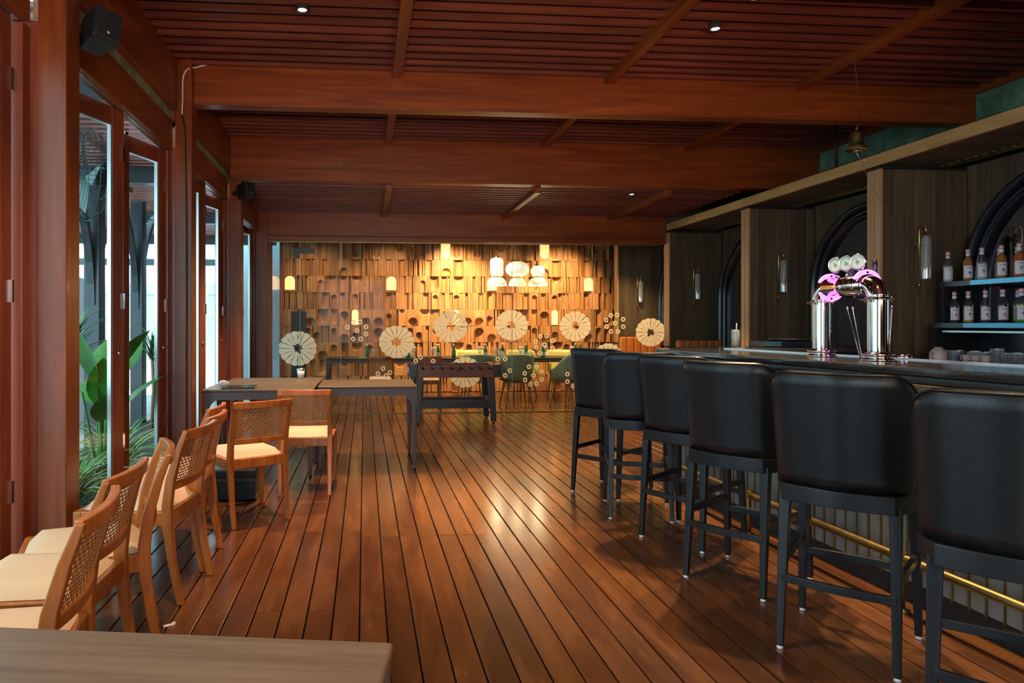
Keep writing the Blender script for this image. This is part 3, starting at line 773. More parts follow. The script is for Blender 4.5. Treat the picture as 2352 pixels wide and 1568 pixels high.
# facing direction: local +Y points to the front of the chair
def chair_from_back(root, xb, yb, ang, label, first=False, group='cane-backed dining chairs'):
    """xb,yb: middle of the crest rail in plan; ang: compass of the front, radians from +X"""
    rz = ang - PI / 2
    fx, fy = math.cos(ang), math.sin(ang)
    loc = (xb + fx * .315, yb + fy * .315, 0)
    if first:
        root.location = loc; root.rotation_euler = (0, 0, rz); root['label'] = label; root['group'] = group; return root
    return clone(root, loc, rz, label, group)
chair = make_cane_chair()
R_ = math.radians
chair_from_back(chair, -.72, 1.975, R_(187), 'cane-backed wooden chair nearest the front table, lit orange crest rail', True)
chair_from_back(chair, -.80, 2.43, R_(180), 'second cane chair from the front table, with a broad cream seat')
chair_from_back(chair, -.80, 2.885, R_(199), 'cane chair turned so its cane front shows, third from the front table')
chair_from_back(chair, -.785, 3.43, R_(172), 'fourth cane chair from the front table, its holes against cream seats')
chair_from_back(chair, -.80, 3.86, R_(178), 'fifth cane chair from the front, seen edge-on before the black suitcase')
chair_from_back(chair, -.88, 4.24, R_(178), 'sixth and farthest chair of the side row, mostly hidden behind the others')
chair_from_back(chair, -.645, 4.48, R_(122), 'cane chair with its back to us, angled beside the black suitcase')
chair_from_back(chair, -.455, 5.20, R_(90), 'cane chair squarely facing the dark middle tables, back to us')
g2 = 'cane chairs in the far dining room'
chair_from_back(chair, on_y(874, 10.45), 10.45, R_(90), 'far cane chair at the left dining table behind the glass', group=g2)
chair_from_back(chair, on_y(985, 10.5), 10.5, R_(90), 'far cane chair behind the football table at the dining table', group=g2)

# ================================================================== TABLES
def table(name, x0, x1, y0, y1, h, label, rz=0, group='dark wooden dining tables', topmat=None, leg=.045, ap=.065):
    cx, cy = (x0 + x1) / 2, (y0 + y1) / 2; a, b_ = (x1 - x0) / 2, (y1 - y0) / 2
    r = empty(name, (cx, cy, 0), rz, label, 'table', group)
    MB().box((-a, -b_, h - .022), (a, b_, h)).build('tabletop', topmat or M['table'], r, bev=.007)
    ins = .004; c = .10
    ao, bo = a - ins, b_ - ins
    def apron_piece(L, axis, off):
        # board with arched ends that flow into the legs
        pts = [(-L, h - .022), (-L, h - .022 - ap - c)] + [(-L + leg, h - .022 - ap - c)] 
        pts = [(-L + leg * .0, h - .0225), (-L + leg * .0, h - .022 - ap - c), (-L + leg, h - .022 - ap - c)]
        for k in range(1, 7):
            t = PI / 2 * k / 6; pts.append((-L + leg + c * (1 - math.cos(t)), h - .022 - ap - c + c * math.sin(t)))
        right = [(-x, z) for x, z in pts[::-1]]
        poly = pts + right; m = len(poly); th = leg
        if axis == 'x':
            vs = [(x, off - th / 2, z) for x, z in poly] + [(x, off + th / 2, z) for x, z in poly]
        else:
            vs = [(off - th / 2, x, z) for x, z in poly] + [(off + th / 2, x, z) for x, z in poly]
        return MB().add(vs, [tuple(range(m)), tuple(range(m, 2 * m))[::-1]] + [(i, m + i, m + (i + 1) % m, (i + 1) % m) for i in range(m)])
    for s in (-1, 1):
        apron_piece(ao, 'x', s * (bo - leg / 2)).build('apron', M['tableleg'], r)
        apron_piece(bo - .002, 'y', s * (ao - leg / 2 - .0015)).build('apron', M['tableleg'], r)
    for sx in (-1, 1):
        for sy in (-1, 1):
            x, y = sx * (ao - leg / 2), sy * (bo - leg / 2)
            MB().bar((x, y, h - .022 - ap - c), (x + sx * .004, y + sy * .004, .008), leg, leg, (0, 1, 0), leg * .62, leg * .62).build('leg', M['tableleg'], r, bev=.006)
            MB().lathe([(.012, 0), (.012, .009)], (x + sx * .004, y + sy * .004, 0), 10, caps=True).build('glide', M['black'], r)
    return r
front = table('dining_table', -1.35, .045, .45, 1.205, .75, 'dark wooden table in the bottom left foreground, cut by the frame')
front.rotation_euler = (0, 0, R_(-9.5)); front.location = (-.700, .928, 0)
table('dining_table', -1.37, -.435, 5.86, 6.50, .75, 'dark table by the folding doors carrying the black folder', leg=.05)
table('dining_table', -1.34, -.43, 6.53, 7.15, .75, 'dark table pushed behind the folder table, with the lidded cup')
table('dining_table', -.415, .47, 6.10, 6.86, .75, 'brown table with light striking its grain, right of the folder table')
table('long_dining_table', .90, 4.05, 11.05, 11.85, .75, 'long black dining table under the pendant lamps behind the glass', topmat=M['ebony'], leg=.06, ap=.05, group='tables laid in the far dining room')
table('dining_table', -.62, .85, 11.0, 11.75, .75, 'dark laid table at the left of the far dining room', topmat=M['ebony'], leg=.06, ap=.05, group='tables laid in the far dining room')

# ================================================================== BAR STOOLS
def make_stool():
    r = empty('bar_stool', label='x', cat='bar stool', group='black leather bar stools')
    # local +Y = front. rear legs at y=-.2, front legs at y=.23
    for s in (-1, 1):
        b = MB().bar((s * .185, -.185, .62), (s * .195, -.235, .012), .042, .042, (0, 1, 0), .026, .026)
        o = b.build('rear_leg', M['ebony'], r, bev=.004); bake(o)
        MB().lathe([(.012, 0), (.012, .013)], (s * .195, -.235, 0), 10, caps=True).build('foot_pad', M['white'], o)
        b = MB().bar((s * .20, .19, .62), (s * .215, .235, .012), .042, .042, (0, 1, 0), .026, .026)
        o = b.build('front_leg', M['ebony'], r, bev=.004); bake(o)
        MB().lathe([(.012, 0), (.012, .013)], (s * .215, .235, 0), 10, caps=True).build('foot_pad', M['white'], o)
    # seat rail: curved at the back
    path = []
    hwid = .222
    pl = [(-hwid, .225), (-hwid, -.10), (-hwid + .02, -.165)] + [(-.18 + .36 * k / 8, -.212 - .028 * (1 - ((-.18 + .36 * k / 8) / .18) ** 2)) for k in range(9)] + [(hwid - .02, -.165), (hwid, -.10), (hwid, .225)]
    b = MB().sweep([(x, y, .63) for x, y in pl], lambda i: [(-.013, -.033), (.013, -.033), (.013, .033), (-.013, .033)], closed=True)
    o = b.build('seat_rail', M['ebony'], r, bev=.003); bake(o)
    # upholstered shell
    def plan(t, grow):                                    # t in -1..1 along the U, 0 = middle of the back
        a = abs(t); s = 1 if t > 0 else -1
        hw_ = .232 + grow; yb = -.250 - grow * 1.2; rc = .13
        straight_b = hw_ - rc; arc_l = rc * PI / 2; side = .30
        tot = straight_b + arc_l + side; d = a * tot
        if d < straight_b: x, y, nx, ny = d, yb - .0 + .02 * (d / straight_b) ** 2, 0, -1
        elif d < straight_b + arc_l:
            q = (d - straight_b) / rc; x = straight_b + rc * math.sin(q); y = yb + .02 + rc * (1 - math.cos(q)); nx, ny = math.sin(q), -math.cos(q)
        else: x = hw_; y = yb + .02 + rc + (d - straight_b - arc_l); nx, ny = 1, 0
        return s * x, y, s * nx, ny, d / tot
    NT = 44; NZ = 10
    outer = []; inner = []
    def top(t):
        a = abs(t)
        if a < .29: return 1.118
        q = min(1, (a - .29) / .62); q = q * q * (3 - 2 * q)
        return 1.118 - .30 * q
    zb = .664
    for i in range(NT + 1):
        t = -1 + 2 * i / NT; zt = top(t); co = []; ci = []
        for j in range(NZ + 1):
            v = j / NZ; z = zb + (zt - .012 - zb) * v; g = .006 + .014 * v * (z - zb) / .45 - .008 * (1 - v) ** 3
            x, y, nx, ny, _ = plan(t, g); lean = -.028 * ((z - zb) / .45) ** 1.3 * max(0, 1 - abs(t) * 1.1)
            co.append((x, y + lean, z))
            th = .045 - .012 * v
            ci.append((x - nx * th, y + lean - ny * th, z))
        outer.append(co); inner.append(ci)
    vs = []; fs = []; m = 2 * (NZ + 1) + 1
    for i in range(NT + 1):
        col = outer[i] + [tuple((Vector(outer[i][-1]) + Vector(inner[i][-1])) / 2 + Vector((0, 0, .014)))] + inner[i][::-1]
        vs += col
    for i in range(NT):
        for k in range(m):
            l = (k + 1) % m; fs.append((i * m + k, (i + 1) * m + k, (i + 1) * m + l, i * m + l))
    fs.append(tuple(range(m))[::-1]); fs.append(tuple(NT * m + k for k in range(m)))
    b = MB().add(vs, fs, True); o = b.build('backrest_shell', M['leather'], r)
    # piping along the top edge
    pip = [tuple((Vector(outer[i][-1])) + Vector((0, -.001, .006))) for i in range(2, NT - 1)]
    MB().tube(pip, .0035, 6).build('piping', M['leather'], r)
    # seat pad
    N = 10; vs = []; fs = []
    for j in range(N + 1):
        for i in range(N + 1):
            u = -1 + 2 * i / N; v = -1 + 2 * j / N; x = u * .195 * (1 - .06 * v ** 4); y = .02 + v * .215 * (1 - .06 * u ** 4); e = max(abs(u), abs(v))
            vs.append((x, y, .70 + .055 * (1 - e ** 5) ** .5 if e < 1 else .665))
    for j in range(N):
        for i in range(N): fs.append((j * (N + 1) + i, j * (N + 1) + i + 1, (j + 1) * (N + 1) + i + 1, (j + 1) * (N + 1) + i))
    MB().add(vs, fs, True).build('seat_pad', M['leather'], r)
    # foot rails
    def rail(name, p, q, bow=0):
        n = 8; P = []
        for k in range(n + 1):
            t = k / n; c = Vector(p).lerp(Vector(q), t); c.y += -bow * (1 - (2 * t - 1) ** 2); P.append(c)
        o = MB().sweep(P, lambda i: [(-.010, -.016), (.010, -.016), (.010, .016), (-.010, .016)]).build(name, M['ebony'], r, bev=.002); bake(o)
    rail('foot_rail', (-.19, -.222, .285), (.19, -.222, .285), .018)
    rail('foot_rail', (-.208, .21, .285), (.208, .21, .285), -.012)
    for s in (-1, 1): rail('side_rail', (s * .192, -.215, .345), (s * .21, .21, .345))
    return r
st = make_stool()
SB = [(1.615, 5.20, 40, 'black leather bar stool farthest from us, beside the football table'),
      (1.64, 4.45, 72, 'black bar stool second from the far end, turned towards the bar'),
      (1.69, 4.06, 35, 'black bar stool third from the far end, in front of the bar glass'),
      (1.648, 3.39, 34, 'black bar stool fourth from the far end, purple light on its edge'),
      (1.664, 2.62, 44, 'fifth black bar stool from the far end, fully in view with white foot pads'),
      (1.64, 1.86, 46, 'nearest black bar stool, cut off by the right edge of the picture')]
for i, (bx, by, a, lab) in enumerate(SB):
    a = R_(a); f = Vector((math.cos(a), math.sin(a))); rt = Vector((math.sin(a), -math.cos(a)))
    c = Vector((bx, by)) + f * .235 + rt * .195
    if i == 0: st.location = (c.x, c.y, 0); st.rotation_euler = (0, 0, a - PI / 2); st['label'] = lab
    else: clone(st, (c.x, c.y, 0), a - PI / 2, lab)

# ================================================================== BAR COUNTER
bar = empty('bar_counter', (2.4, 3.0, 0), label='dark stone bar counter with grey marble front and brass strips', cat='bar counter')
def W2(x, y, z=0): return (x - 2.4, y - 3.0, z)
SL = .075
def fx(y): return 2.38 + (5.43 - y) * SL             # front edge of the top
yn = .2
poly = [(fx(5.43), 5.43), (fx(yn), yn), (fx(yn) + .60, yn), (2.98, 5.40), (4.25, 5.42), (4.25, 6.05), (2.95, 6.05), (2.50, 5.60)]
b = MB().prism([(x - 2.4, y - 3.0) for x, y in poly], 1.062, 1.10)
b.build('countertop', M['stone'], bar, bev=.008)
poly = [(fx(5.40) + .012, 5.40), (fx(yn) + .012, yn), (fx(yn) + .58, yn), (2.96, 5.41), (4.2, 5.44), (4.2, 6.0), (2.98, 6.0), (2.52, 5.57)]
MB().prism([(x - 2.4, y - 3.0) for x, y in poly], 1.02, 1.0615).build('lower_edge', M['darkmetal'], bar, bev=.01)
# raised steel strip on the working side
MB().bar(W2(2.955, 5.40, 1.104), W2(fx(yn) + .57, yn, 1.104), .010, .008).build('steel_lip', M['steel'], bar)
# body
def bx_(y): return 2.44 + (5.25 - y) * .045
poly = [(bx_(5.2) + .03, 5.2), (bx_(yn) + .03, yn), (bx_(yn) + .5, yn), (2.93, 5.2)]
MB().prism([(x - 2.4, y - 3.0) for x, y in poly], 0.0, .93).build('carcass', M['void'], bar)
poly = [(bx_(5.2) + .0, 5.2), (bx_(yn) + .0, yn), (bx_(yn) + .5, yn), (2.93, 5.2)]
MB().prism([(x - 2.4, y - 3.0) for x, y in poly], .93, 1.02).build('top_band', M['walnut'], bar)
MB().prism([(x - 2.4, y - 3.0) for x, y in [(bx_(5.2) + .012, 5.2), (bx_(yn) + .012, yn), (bx_(yn) + .2, yn), (2.8, 5.2)]], .0, .10).build('kick_plate', M['black'], bar)
MB().box(W2(2.93, 5.5, 0), W2(4.15, 5.95, 1.02)).build('wing_body', M['walnut'], bar)
MB().box(W2(2.445, 5.19, .1), W2(2.93, 5.24, .93)).build('end_panel', M['greypanel'], bar)
pm = MB().box((0, .002, .10), (.026, .076, .93)).mesh('front_panel', M['greypanel']); ps = MB().box((-.006, -.004, .09), (.008, .004, .93)).mesh('brass_strip', M['brassdull'])
y = yn; ang = math.atan(.045)
while y < 5.12:
    link('front_panel', pm, bar, W2(bx_(y), y, 0), ang); link('brass_strip', ps, bar, W2(bx_(y), y, 0), ang); y += .078
fr = [(bx_(yy) - .11, yy) for yy in (yn, 5.2)]
MB().tube([W2(*fr[0], .24), W2(*fr[1], .24)], .019, 12).build('foot_rail', M['brassdull'], bar)
for yy in (1.1, 1.95, 2.92, 4.07, 5.15):
    x = bx_(yy) - .11
    MB().tube([W2(x, yy, 0), W2(x, yy, .24)], .015, 10).lathe([(.034, 0), (.034, .01), (.016, .014)], W2(x, yy, 0), 14).lathe([(.024, .215), (.026, .24), (.024, .265)], W2(x, yy, 0), 12).build('rail_post', M['brassdull'], bar)
# back counter along the wall
bc = empty('back_counter', (4.9, 4.0, 0), label='black back counter under the bottle shelves', cat='counter')
MB().box((-.22, -.26, 0), (.40, 1.50, .90)).build('cabinet', M['archblack'], bc)
MB().box((-.26, -.26, .90), (.40, 1.52, .935)).build('worktop', M['stone'], bc)

# ---- bottle shelves
sh = empty('bottle_shelf', (5.05, 4.2, 0), label='black two-tier bottle shelf against the wall with mirrored edges', cat='shelf')
xs = 4.80 - 5.05
for nm, z, y1, xo in (('upper_shelf', 1.657, 1.20, .04), ('lower_shelf', 1.315, 1.22, 0.0)):
    MB().box((xs + xo, -.46, z - .045), (.16, y1, z)).build(nm, M['archblack'], sh, bev=.003)
    MB().box((xs + xo - .004, -.46, z - .04), (xs + xo, y1 - .3, z - .004)).build('reflective_edge', M['bluereflection'] if 'bluereflection' in M else M['steel'], sh)
MB().box((xs + .05, 1.16, 1.315), (.16, 1.20, 1.612)).build('side_panel', M['black'], sh)
MB().box((xs, 1.19, .935), (.16, 1.22, 1.27)).build('side_panel', M['black'], sh)
MB().box((xs + .02, -.46, 1.235), (xs + .05, 1.15, 1.25)).build('light_rail', M['steel'], sh)
MB().box((.145, -.46, .935), (.16, 1.2, 1.27)).build('back_panel', M['archblack'], sh)
# ================================================================== BOTTLES ON THE SHELVES
def liquid(name, c, a=.75):
    m = glassy(name, c, .08, body=.6, bodycol=c); return m
LQ = {'amber': liquid('amber_syrup', (.75, .28, .04)), 'clear': liquid('clear_syrup', (.82, .85, .82)), 'dark': liquid('dark_syrup', (.05, .03, .05)),
      'orange': liquid('orange_syrup', (.8, .22, .05)), 'green': liquid('green_syrup', (.15, .7, .15)), 'yellow': liquid('yellow_syrup', (.8, .6, .1)), 'violet': liquid('violet_syrup', (.12, .08, .22))}
M['label'] = mat('paper_label', (.78, .77, .74), .6)
M['cap'] = mat('white_red_cap', (.75, .5, .48), .4)
M['capred'] = mat('cap_top_red', (.7, .10, .08), .4)
M['ink'] = mat('label_ink', (.05, .06, .09), .6)
M['inkgreen'] = mat('label_print_green', (.12, .32, .14), .6); M['inkred'] = mat('label_print_red', (.62, .10, .08), .6); M['inkbrown'] = mat('label_print_brown', (.25, .10, .05), .6)
fc = bpy.data.curves.new('brand_name', 'FONT'); fc.body = 'MONIN'; fc.size = .0125; fc.align_x = 'CENTER'; fc.align_y = 'CENTER'; fc.extrude = .0003; fc.materials.append(M['ink'])
bprof = [(0, 0), (.030, 0), (.034, .005), (.034, .145), (.030, .163), (.020, .180), (.0145, .195), (.0135, .235)]
body_mesh = MB().lathe(bprof, n=20).mesh('glass_body', glassy('bottle_glass', (.93, .95, .94), .07, body=.02))
_o = bpy.data.objects.new('tmp', fc); COL.objects.link(_o); bpy.context.view_layer.update()
text_mesh = bpy.data.meshes.new_from_object(_o.evaluated_get(bpy.context.evaluated_depsgraph_get())); bpy.data.objects.remove(_o)
def liq_mesh(m): return MB().lathe([(0, .003), (.031, .003), (.032, .008), (.032, .135), (.0, .136)], n=16).mesh('syrup', m)
liq = {k: liq_mesh(m) for k, m in LQ.items()}
liqfull = {k: MB().lathe([(0, .003), (.031, .003), (.032, .008), (.032, .143), (.028, .16), (.018, .178), (.0125, .192), (0, .193)], n=16).mesh('syrup', m) for k, m in LQ.items()}
cap_mesh = MB().lathe([(.0155, .228), (.016, .245), (.0155, .250), (0, .250)], n=16).mesh('cap', M['cap'])
capt_mesh = MB().lathe([(.0158, .2505), (.0158, .256), (0, .2565)], n=16).mesh('cap_top', M['capred'])
neck_mesh = MB().lathe([(.0150, .198), (.0148, .222)], n=16).mesh('neck_label', M['label'])
def label_mesh():
    vs = []; fs = []; n = 12
    for k in range(n + 1):
        a = PI * 1.5 - 1.15 + 2.3 * k / n
        for z in (.022, .120): vs.append((.0347 * math.cos(a), .0347 * math.sin(a), z))
    for k in range(n): fs.append((2 * k, 2 * k + 2, 2 * k + 3, 2 * k + 1))
    return MB().add(vs, fs, True).mesh('label', M['label'])
lab_mesh = label_mesh()
def picture(kind, m):
    b = MB(); rnd = random.Random(hash(kind) % 100 if False else len(kind))
    if kind == 'melon':
        pts = [(-.017, .048), (.017, .05), (.012, .034), (0, .028), (-.012, .034)]
    elif kind == 'palm':
        pts = [(0, .040), (.004, .06), (.016, .072), (.004, .074), (0, .086), (-.006, .074), (-.016, .07), (-.002, .062)]
    else:
        pts = [(-.015, .036), (.014, .036), (.014, .05), (.006, .056), (.012, .068), (0, .076), (-.008, .066), (-.005, .056), (-.015, .05)]
    n = len(pts); vs = []
    for x, z in pts:
        a = x / .035; vs.append((.0351 * math.sin(a), -.0351 * math.cos(a), z))
    b.add(vs, [tuple(range(n))])
    return b.mesh('label_picture', m)
pics = {'melon': picture('melon', M['inkred']), 'palm': picture('palm', M['inkgreen']), 'nut': picture('nut', M['inkbrown']), 'berry': picture('berry', M['inkred'])}
def bottle(x, y, z, col, pic, label, full=False, grp='syrup bottles on the bar shelves'):
    turn = math.atan2(y, x) - PI / 2 + .35
    r = empty('syrup_bottle', (x, y, z + .0005), turn, label, 'bottle', grp)
    link('glass_body', body_mesh, r); link('syrup', (liqfull if full else liq)[col], r); link('cap', cap_mesh, r); link('cap_top', capt_mesh, r); link('neck_label', neck_mesh, r)
    l = link('label', lab_mesh, r); link('label_picture', pics[pic], l)
    link('lettering', text_mesh, l, (0, -.0353, .103), rot=(PI / 2, 0, 0))
    return r
def on_shelf(px, X): # real point on the shelf line X seen at column px
    a = math.atan((px - PX) / F) + YAW; return X / math.tan(a)
zu = 1.657; zl = 1.315
up = [(2177, 'clear', 'melon', 'clear syrup bottle with a melon label, first on the upper shelf'), (2223, 'amber', 'nut', 'amber syrup bottle second from left on the upper shelf'),
      (2255, 'clear', 'palm', 'clear syrup bottle with palm label, third on the upper shelf'), (2300, 'amber', 'nut', 'amber bottle under the arch on the upper shelf, fourth from left'),
      (2341, 'orange', 'palm', 'orange-red syrup bottle at the right end of the upper shelf')]
for px, c, p, lb in up: bottle(4.90, on_shelf(px, 4.90), zu, c, p, lb, c in ('amber', 'orange'))
for px, c, p, lb in [(2296, 'clear', 'berry', 'clear bottle standing behind the upper shelf front row'), (2337, 'amber', 'berry', 'amber bottle half hidden behind the orange-red one')]:
    bottle(5.10, on_shelf(px, 5.10), zu, c, p, lb)
lo = [(2192, 'dark', 'berry', 'dark syrup bottle first on the lower shelf'), (2224, 'yellow', 'palm', 'yellow syrup bottle with green label print on the lower shelf'),
      (2263, 'violet', 'berry', 'near-black syrup bottle third on the lower shelf'), (2303, 'dark', 'berry', 'dark red syrup bottle fourth on the lower shelf'), (2346, 'green', 'palm', 'green syrup bottle at the right end of the lower shelf')]
for px, c, p, lb in lo: bottle(4.88, on_shelf(px, 4.88), zl, c, p, lb)
bottle(5.08, on_shelf(2338, 5.08), zl, 'yellow', 'nut', 'yellow bottle behind the green one on the lower shelf')

# ================================================================== SCONCES
M['iris'] = glassy('iridescent_glass', (.90, .90, .86), .22, body=.22, bodycol=(.85, .88, .85))
def sconce():
    r = empty('wall_sconce', label='x', cat='wall lamp', group='brass and glass wall lamps on the columns')
    # rod at x=0, hook over to x=.055 ; front is -Y ; origin at rod bottom
    hook = [(0, 0, 0), (0, 0, .58)] + [(.031 - .031 * math.cos(PI * k / 10), 0, .58 + .036 * math.sin(PI * k / 10)) for k in range(1, 11)] + [(.062, 0, .53)]
    MB().tube(hook, .0055, 8, up=(0, 1, 0)).build('rod', M['brass'], r)
    for z in (.10, .43): MB().lathe([(0, -.016), (.011, -.012), (.016, 0), (.011, .012), (0, .016)], (0, 0, z), 14).tube([(0, 0, z), (0, .04, z)], .006, 8).build('ball_joint', M['brass'], r)
    MB().lathe([(.008, .55), (.012, .535), (.017, .525), (.017, .50), (.010, .49)], (.062, 0, 0), 14).lathe([(0, .49), (.006, .48), (.006, .40), (0, .39)], (.062, 0, 0), 10).build('lamp_holder', M['brass'], r)
    MB().lathe([(.012, .535), (.028, .528), (.038, .512), (.042, .49), (.042, .15)], (.062, 0, 0), 24).lathe([(.0395, .15), (.0395, .488), (.036, .508)], (.062, 0, 0), 24).build('glass_tube', M['iris'], r)
    MB().lathe([(.0425, .15), (.0435, .153), (.0425, .156)], (.062, 0, 0), 24).build('tube_rim', M['steel'], r)
    return r
sn = sconce()
def zat(x, y, Y): return zof(x, y, Y)
for i, (px, pyb, Yc, lb) in enumerate([(2111, 680, 5.63, 'brass wall lamp with glass tube nearest, left of the bottle shelves'), (1788, 700, 7.69, 'brass wall lamp with glass tube behind the beer tower'),
                                     (1593, 710, 9.80, 'brass wall lamp with glass tube on the far column by the orange bench'), (1464, 713, 11.86, 'brass wall lamp seen through the glass partition')]):
    X, Z = zof(px, pyb, Yc - .04)
    if i == 0: sn.location = (X, Yc - .042, Z); sn['label'] = lb
    else: clone(sn, (X, Yc - .042, Z), 0, lb)

# ================================================================== BEER TOWER
bt = empty('beer_tower', (2.83, 3.79, 1.1003), label='polished steel arched beer tower with pink light rings on the bar', cat='beer tower')
c1 = Vector((.01, .25, 0)); c2 = Vector((-.015, -.25, 0))
d = (c2 - c1).normalized(); n_ = Vector((-d.y, d.x, 0))
for nm, c in (('column', c1), ('column', c2)):
    MB().lathe([(.052, .02), (.052, .335)], tuple(c), 32).build(nm, M['chrome'], bt)
    MB().lathe([(0, 0), (.078, 0), (.080, .004), (.080, .010), (.070, .013), (.070, .028), (.080, .031), (.080, .040), (.056, .044), (.053, .05)], tuple(c), 32).build('base_flange', M['chrome'], bt)
    MB().lathe([(.052, .334), (.084, .334), (.084, .340), (.052, .340)], tuple(c), 32).build('collar', M['chrome'], bt)
    b = MB()
    for k in range(4):
        a = k * PI / 2 + .4; b.lathe([(0, .322), (.006, .324), (.006, .35), (0, .352)], (c.x + .070 * math.cos(a), c.y + .070 * math.sin(a), 0), 8)
    b.build('collar_bolts', M['chrome'], bt)
# the arch: elbows and cross pipe in one bend
rb = .085; zt = .34; P = []
L = (c2 - c1).length
for k in range(9):
    a = PI / 2 * k / 8; P.append(c1 + d * (rb * (1 - math.cos(a))) + Vector((0, 0, zt + rb * math.sin(a))))
P1 = P[:]
P2 = []
for k in range(9):
    a = PI / 2 * (1 - k / 8); P2.append(c2 - d * (rb * (1 - math.cos(a))) + Vector((0, 0, zt + rb * math.sin(a))))
MB().tube([tuple(p) for p in P1], .052, 28, up=tuple(n_)).build('elbow', M['chrome'], bt)
MB().tube([tuple(p) for p in P2], .052, 28, up=tuple(n_)).build('elbow', M['chrome'], bt)
MB().tube([tuple(P1[-1] - d * .01), tuple(P2[0] + d * .01)], .0575, 32, up=(0, 0, 1)).build('cross_pipe', M['chrome'], bt)
pink = mat('pink_light_ring', (.8, .3, .8), .3, emit=(.85, .16, .95), estr=1.7)
def disc(c, ax, r, t, m, name, n=32):
    ax = ax.normalized(); u = Vector((0, 0, 1)); v = ax.cross(u)
    vs = [c + ax * s * t / 2 + (u * math.cos(2 * PI * k / n) + v * math.sin(2 * PI * k / n)) * r for s in (-1, 1) for k in range(n)]
    fs = [tuple(range(n)), tuple(range(n, 2 * n))[::-1]] + [(k, n + k, n + (k + 1) % n, (k + 1) % n) for k in range(n)]
    return MB().add(vs, fs).build(name, m, bt)
for p, s in ((P1[-1] + d * .005, 1), (P2[0] - d * .005, -1)):
    
    for up_s in ((1, -1) if s > 0 else (1,)):
        ax = d.normalized(); uu = Vector((0, 0, 1)); vv = ax.cross(uu).normalized(); n = 18; R1 = .084; R0 = .0565
        a0, a1 = R_(22), R_(158)
        oo = [(R1 * math.cos(a0 + (a1 - a0) * k / n), R1 * math.sin(a0 + (a1 - a0) * k / n)) for k in range(n + 1)]
        ii = [(R0 * 1.32 * math.cos(a1 + (a0 - a1) * k / n), max(R0 * 1.0 * math.sin(a1 + (a0 - a1) * k / n), .0)) for k in range(n + 1)]
        pl_ = oo + ii[1:-1]; m_ = len(pl_)
        vs = [p + vv * a_ + uu * (b2_ * up_s) + ax * q for q in (-.005, .005) for a_, b2_ in pl_]
        MB().add(vs, [tuple(range(m_)), tuple(range(m_, 2 * m_))[::-1]] + [(k, m_ + k, m_ + (k + 1) % m_, (k + 1) % m_) for k in range(m_)]).build('light_ring', pink, bt)

    b = MB()
    for dz in (-.068, .068):
        for s2 in (-1, 1): b.lathe([(0, -.008), (.007, -.007), (.007, .007), (0, .008)], n=8, M=T(*(p + Vector((0, 0, dz)))) @ d.to_track_quat('Z', 'Y').to_matrix().to_4x4())
    b.build('ring_screws', M['darkmetal'], bt)
# medallions in front, handles behind
face = Vector((-.95, -.32, 0)).normalized()
mw = mat('medallion_face', (.62, .72, .66), .25); mg = mat('medallion_print', (.10, .42, .28), .4)
back = -n_ if n_.x < 0 else n_
for k in range(3):
    t = (.28, .48, .68)[k]; c = c1 + d * (L * t) + Vector((0, 0, zt + rb + .05))
    MB().tube([tuple(c), tuple(c + Vector((0, 0, .038)))], .008, 10, up=(1, 0, 0)).build('medallion_stem', M['chrome'], bt)
    cc = c + Vector((0, 0, .084)); Mx = T(*cc) @ face.to_track_quat('Z', 'Y').to_matrix().to_4x4()
    o = MB().lathe([(0, -.012), (.038, -.012), (.048, -.006), (.048, .006), (.043, .012), (.040, .008), (.0, .008)], n=28, M=Mx).build('medallion', M['chrome'], bt)
    MB().lathe([(0, .0095), (.040, .0092)], n=28, M=Mx).build('medallion_face', mw, o)
    b = MB()
    for a0 in (0, 2.1, 4.2): b.lathe([(0, .0105), (.006, .0102)], n=8, M=Mx @ T(.007 * math.cos(a0), .007 * math.sin(a0), 0))
    b.build('medallion_print', mg, o)
    h0 = c + back * .095 + Vector((0, 0, -.035))
    MB().tube([tuple(c + Vector((0, 0, -.05))), tuple(h0)], .012, 10).lathe([(.012, -.02), (.018, 0), (.012, .02)], tuple(h0), 12).build('tap_body', M['brass'], bt)
    MB().lathe([(0, .02), (.009, .022), (.013, .05), (.015, .10), (.013, .125), (0, .135)], tuple(h0), 14).build('tap_handle', mat('tap_handle_black', (.02, .012, .035), .15) if k == 0 else bpy.data.materials['tap_handle_black'], bt)
    MB().tube([tuple(h0), tuple(h0 + back * .02 + Vector((0, 0, -.08)))], .007, 8).build('spout', M['chrome'], bt)
point('tower_glow', (3.02, 3.80, 1.50), 5.0, (.75, .12, 1.0), .03)

# ================================================================== SMALL THINGS ON THE BAR
X, Y = on_y(1697, 5.70), 5.70
gl_ = empty('highball_glass', (X, Y, 1.1), label='tall clear drinking glass on a coaster at the far end of the bar', cat='glass')
MB().lathe([(0, .004), (.034, .004), (.037, .012), (.038, .155)], n=24).lathe([(.035, .155), (.034, .02), (0, .018)], n=24).build('glass_wall', M['ware'], gl_)
MB().lathe([(0, .018), (.033, .02), (.033, .05), (0, .05)], n=20).build('lime_mint', liquid('lime_drink', (.55, .6, .2)), gl_)
tag(MB().tube([(X - .01, Y, 1.125), (X - .005, Y, 1.22), (X - .022, Y, 1.26), (X - .02, Y, 1.30)], .004, 8, up=(0, 1, 0)).lathe([(0, -.01), (.008, 0), (0, .01)], (X - .02, Y, 1.305), 10).build('swizzle_stick', M['white']), 'white swizzle stick standing in the tall glass', 'stirrer')
X2 = on_y(1703, 5.62)
tag(MB().lathe([(0, 0), (.085, 0), (.087, .003), (.085, .0035), (0, .0035)], (X2, 5.62, 1.1005), 28).build('coaster', M['steel']), 'thin round metal coaster beside the tall glass on the bar', 'coaster')
gl_.location.z = 1.1005; gl_.location.y = 5.75
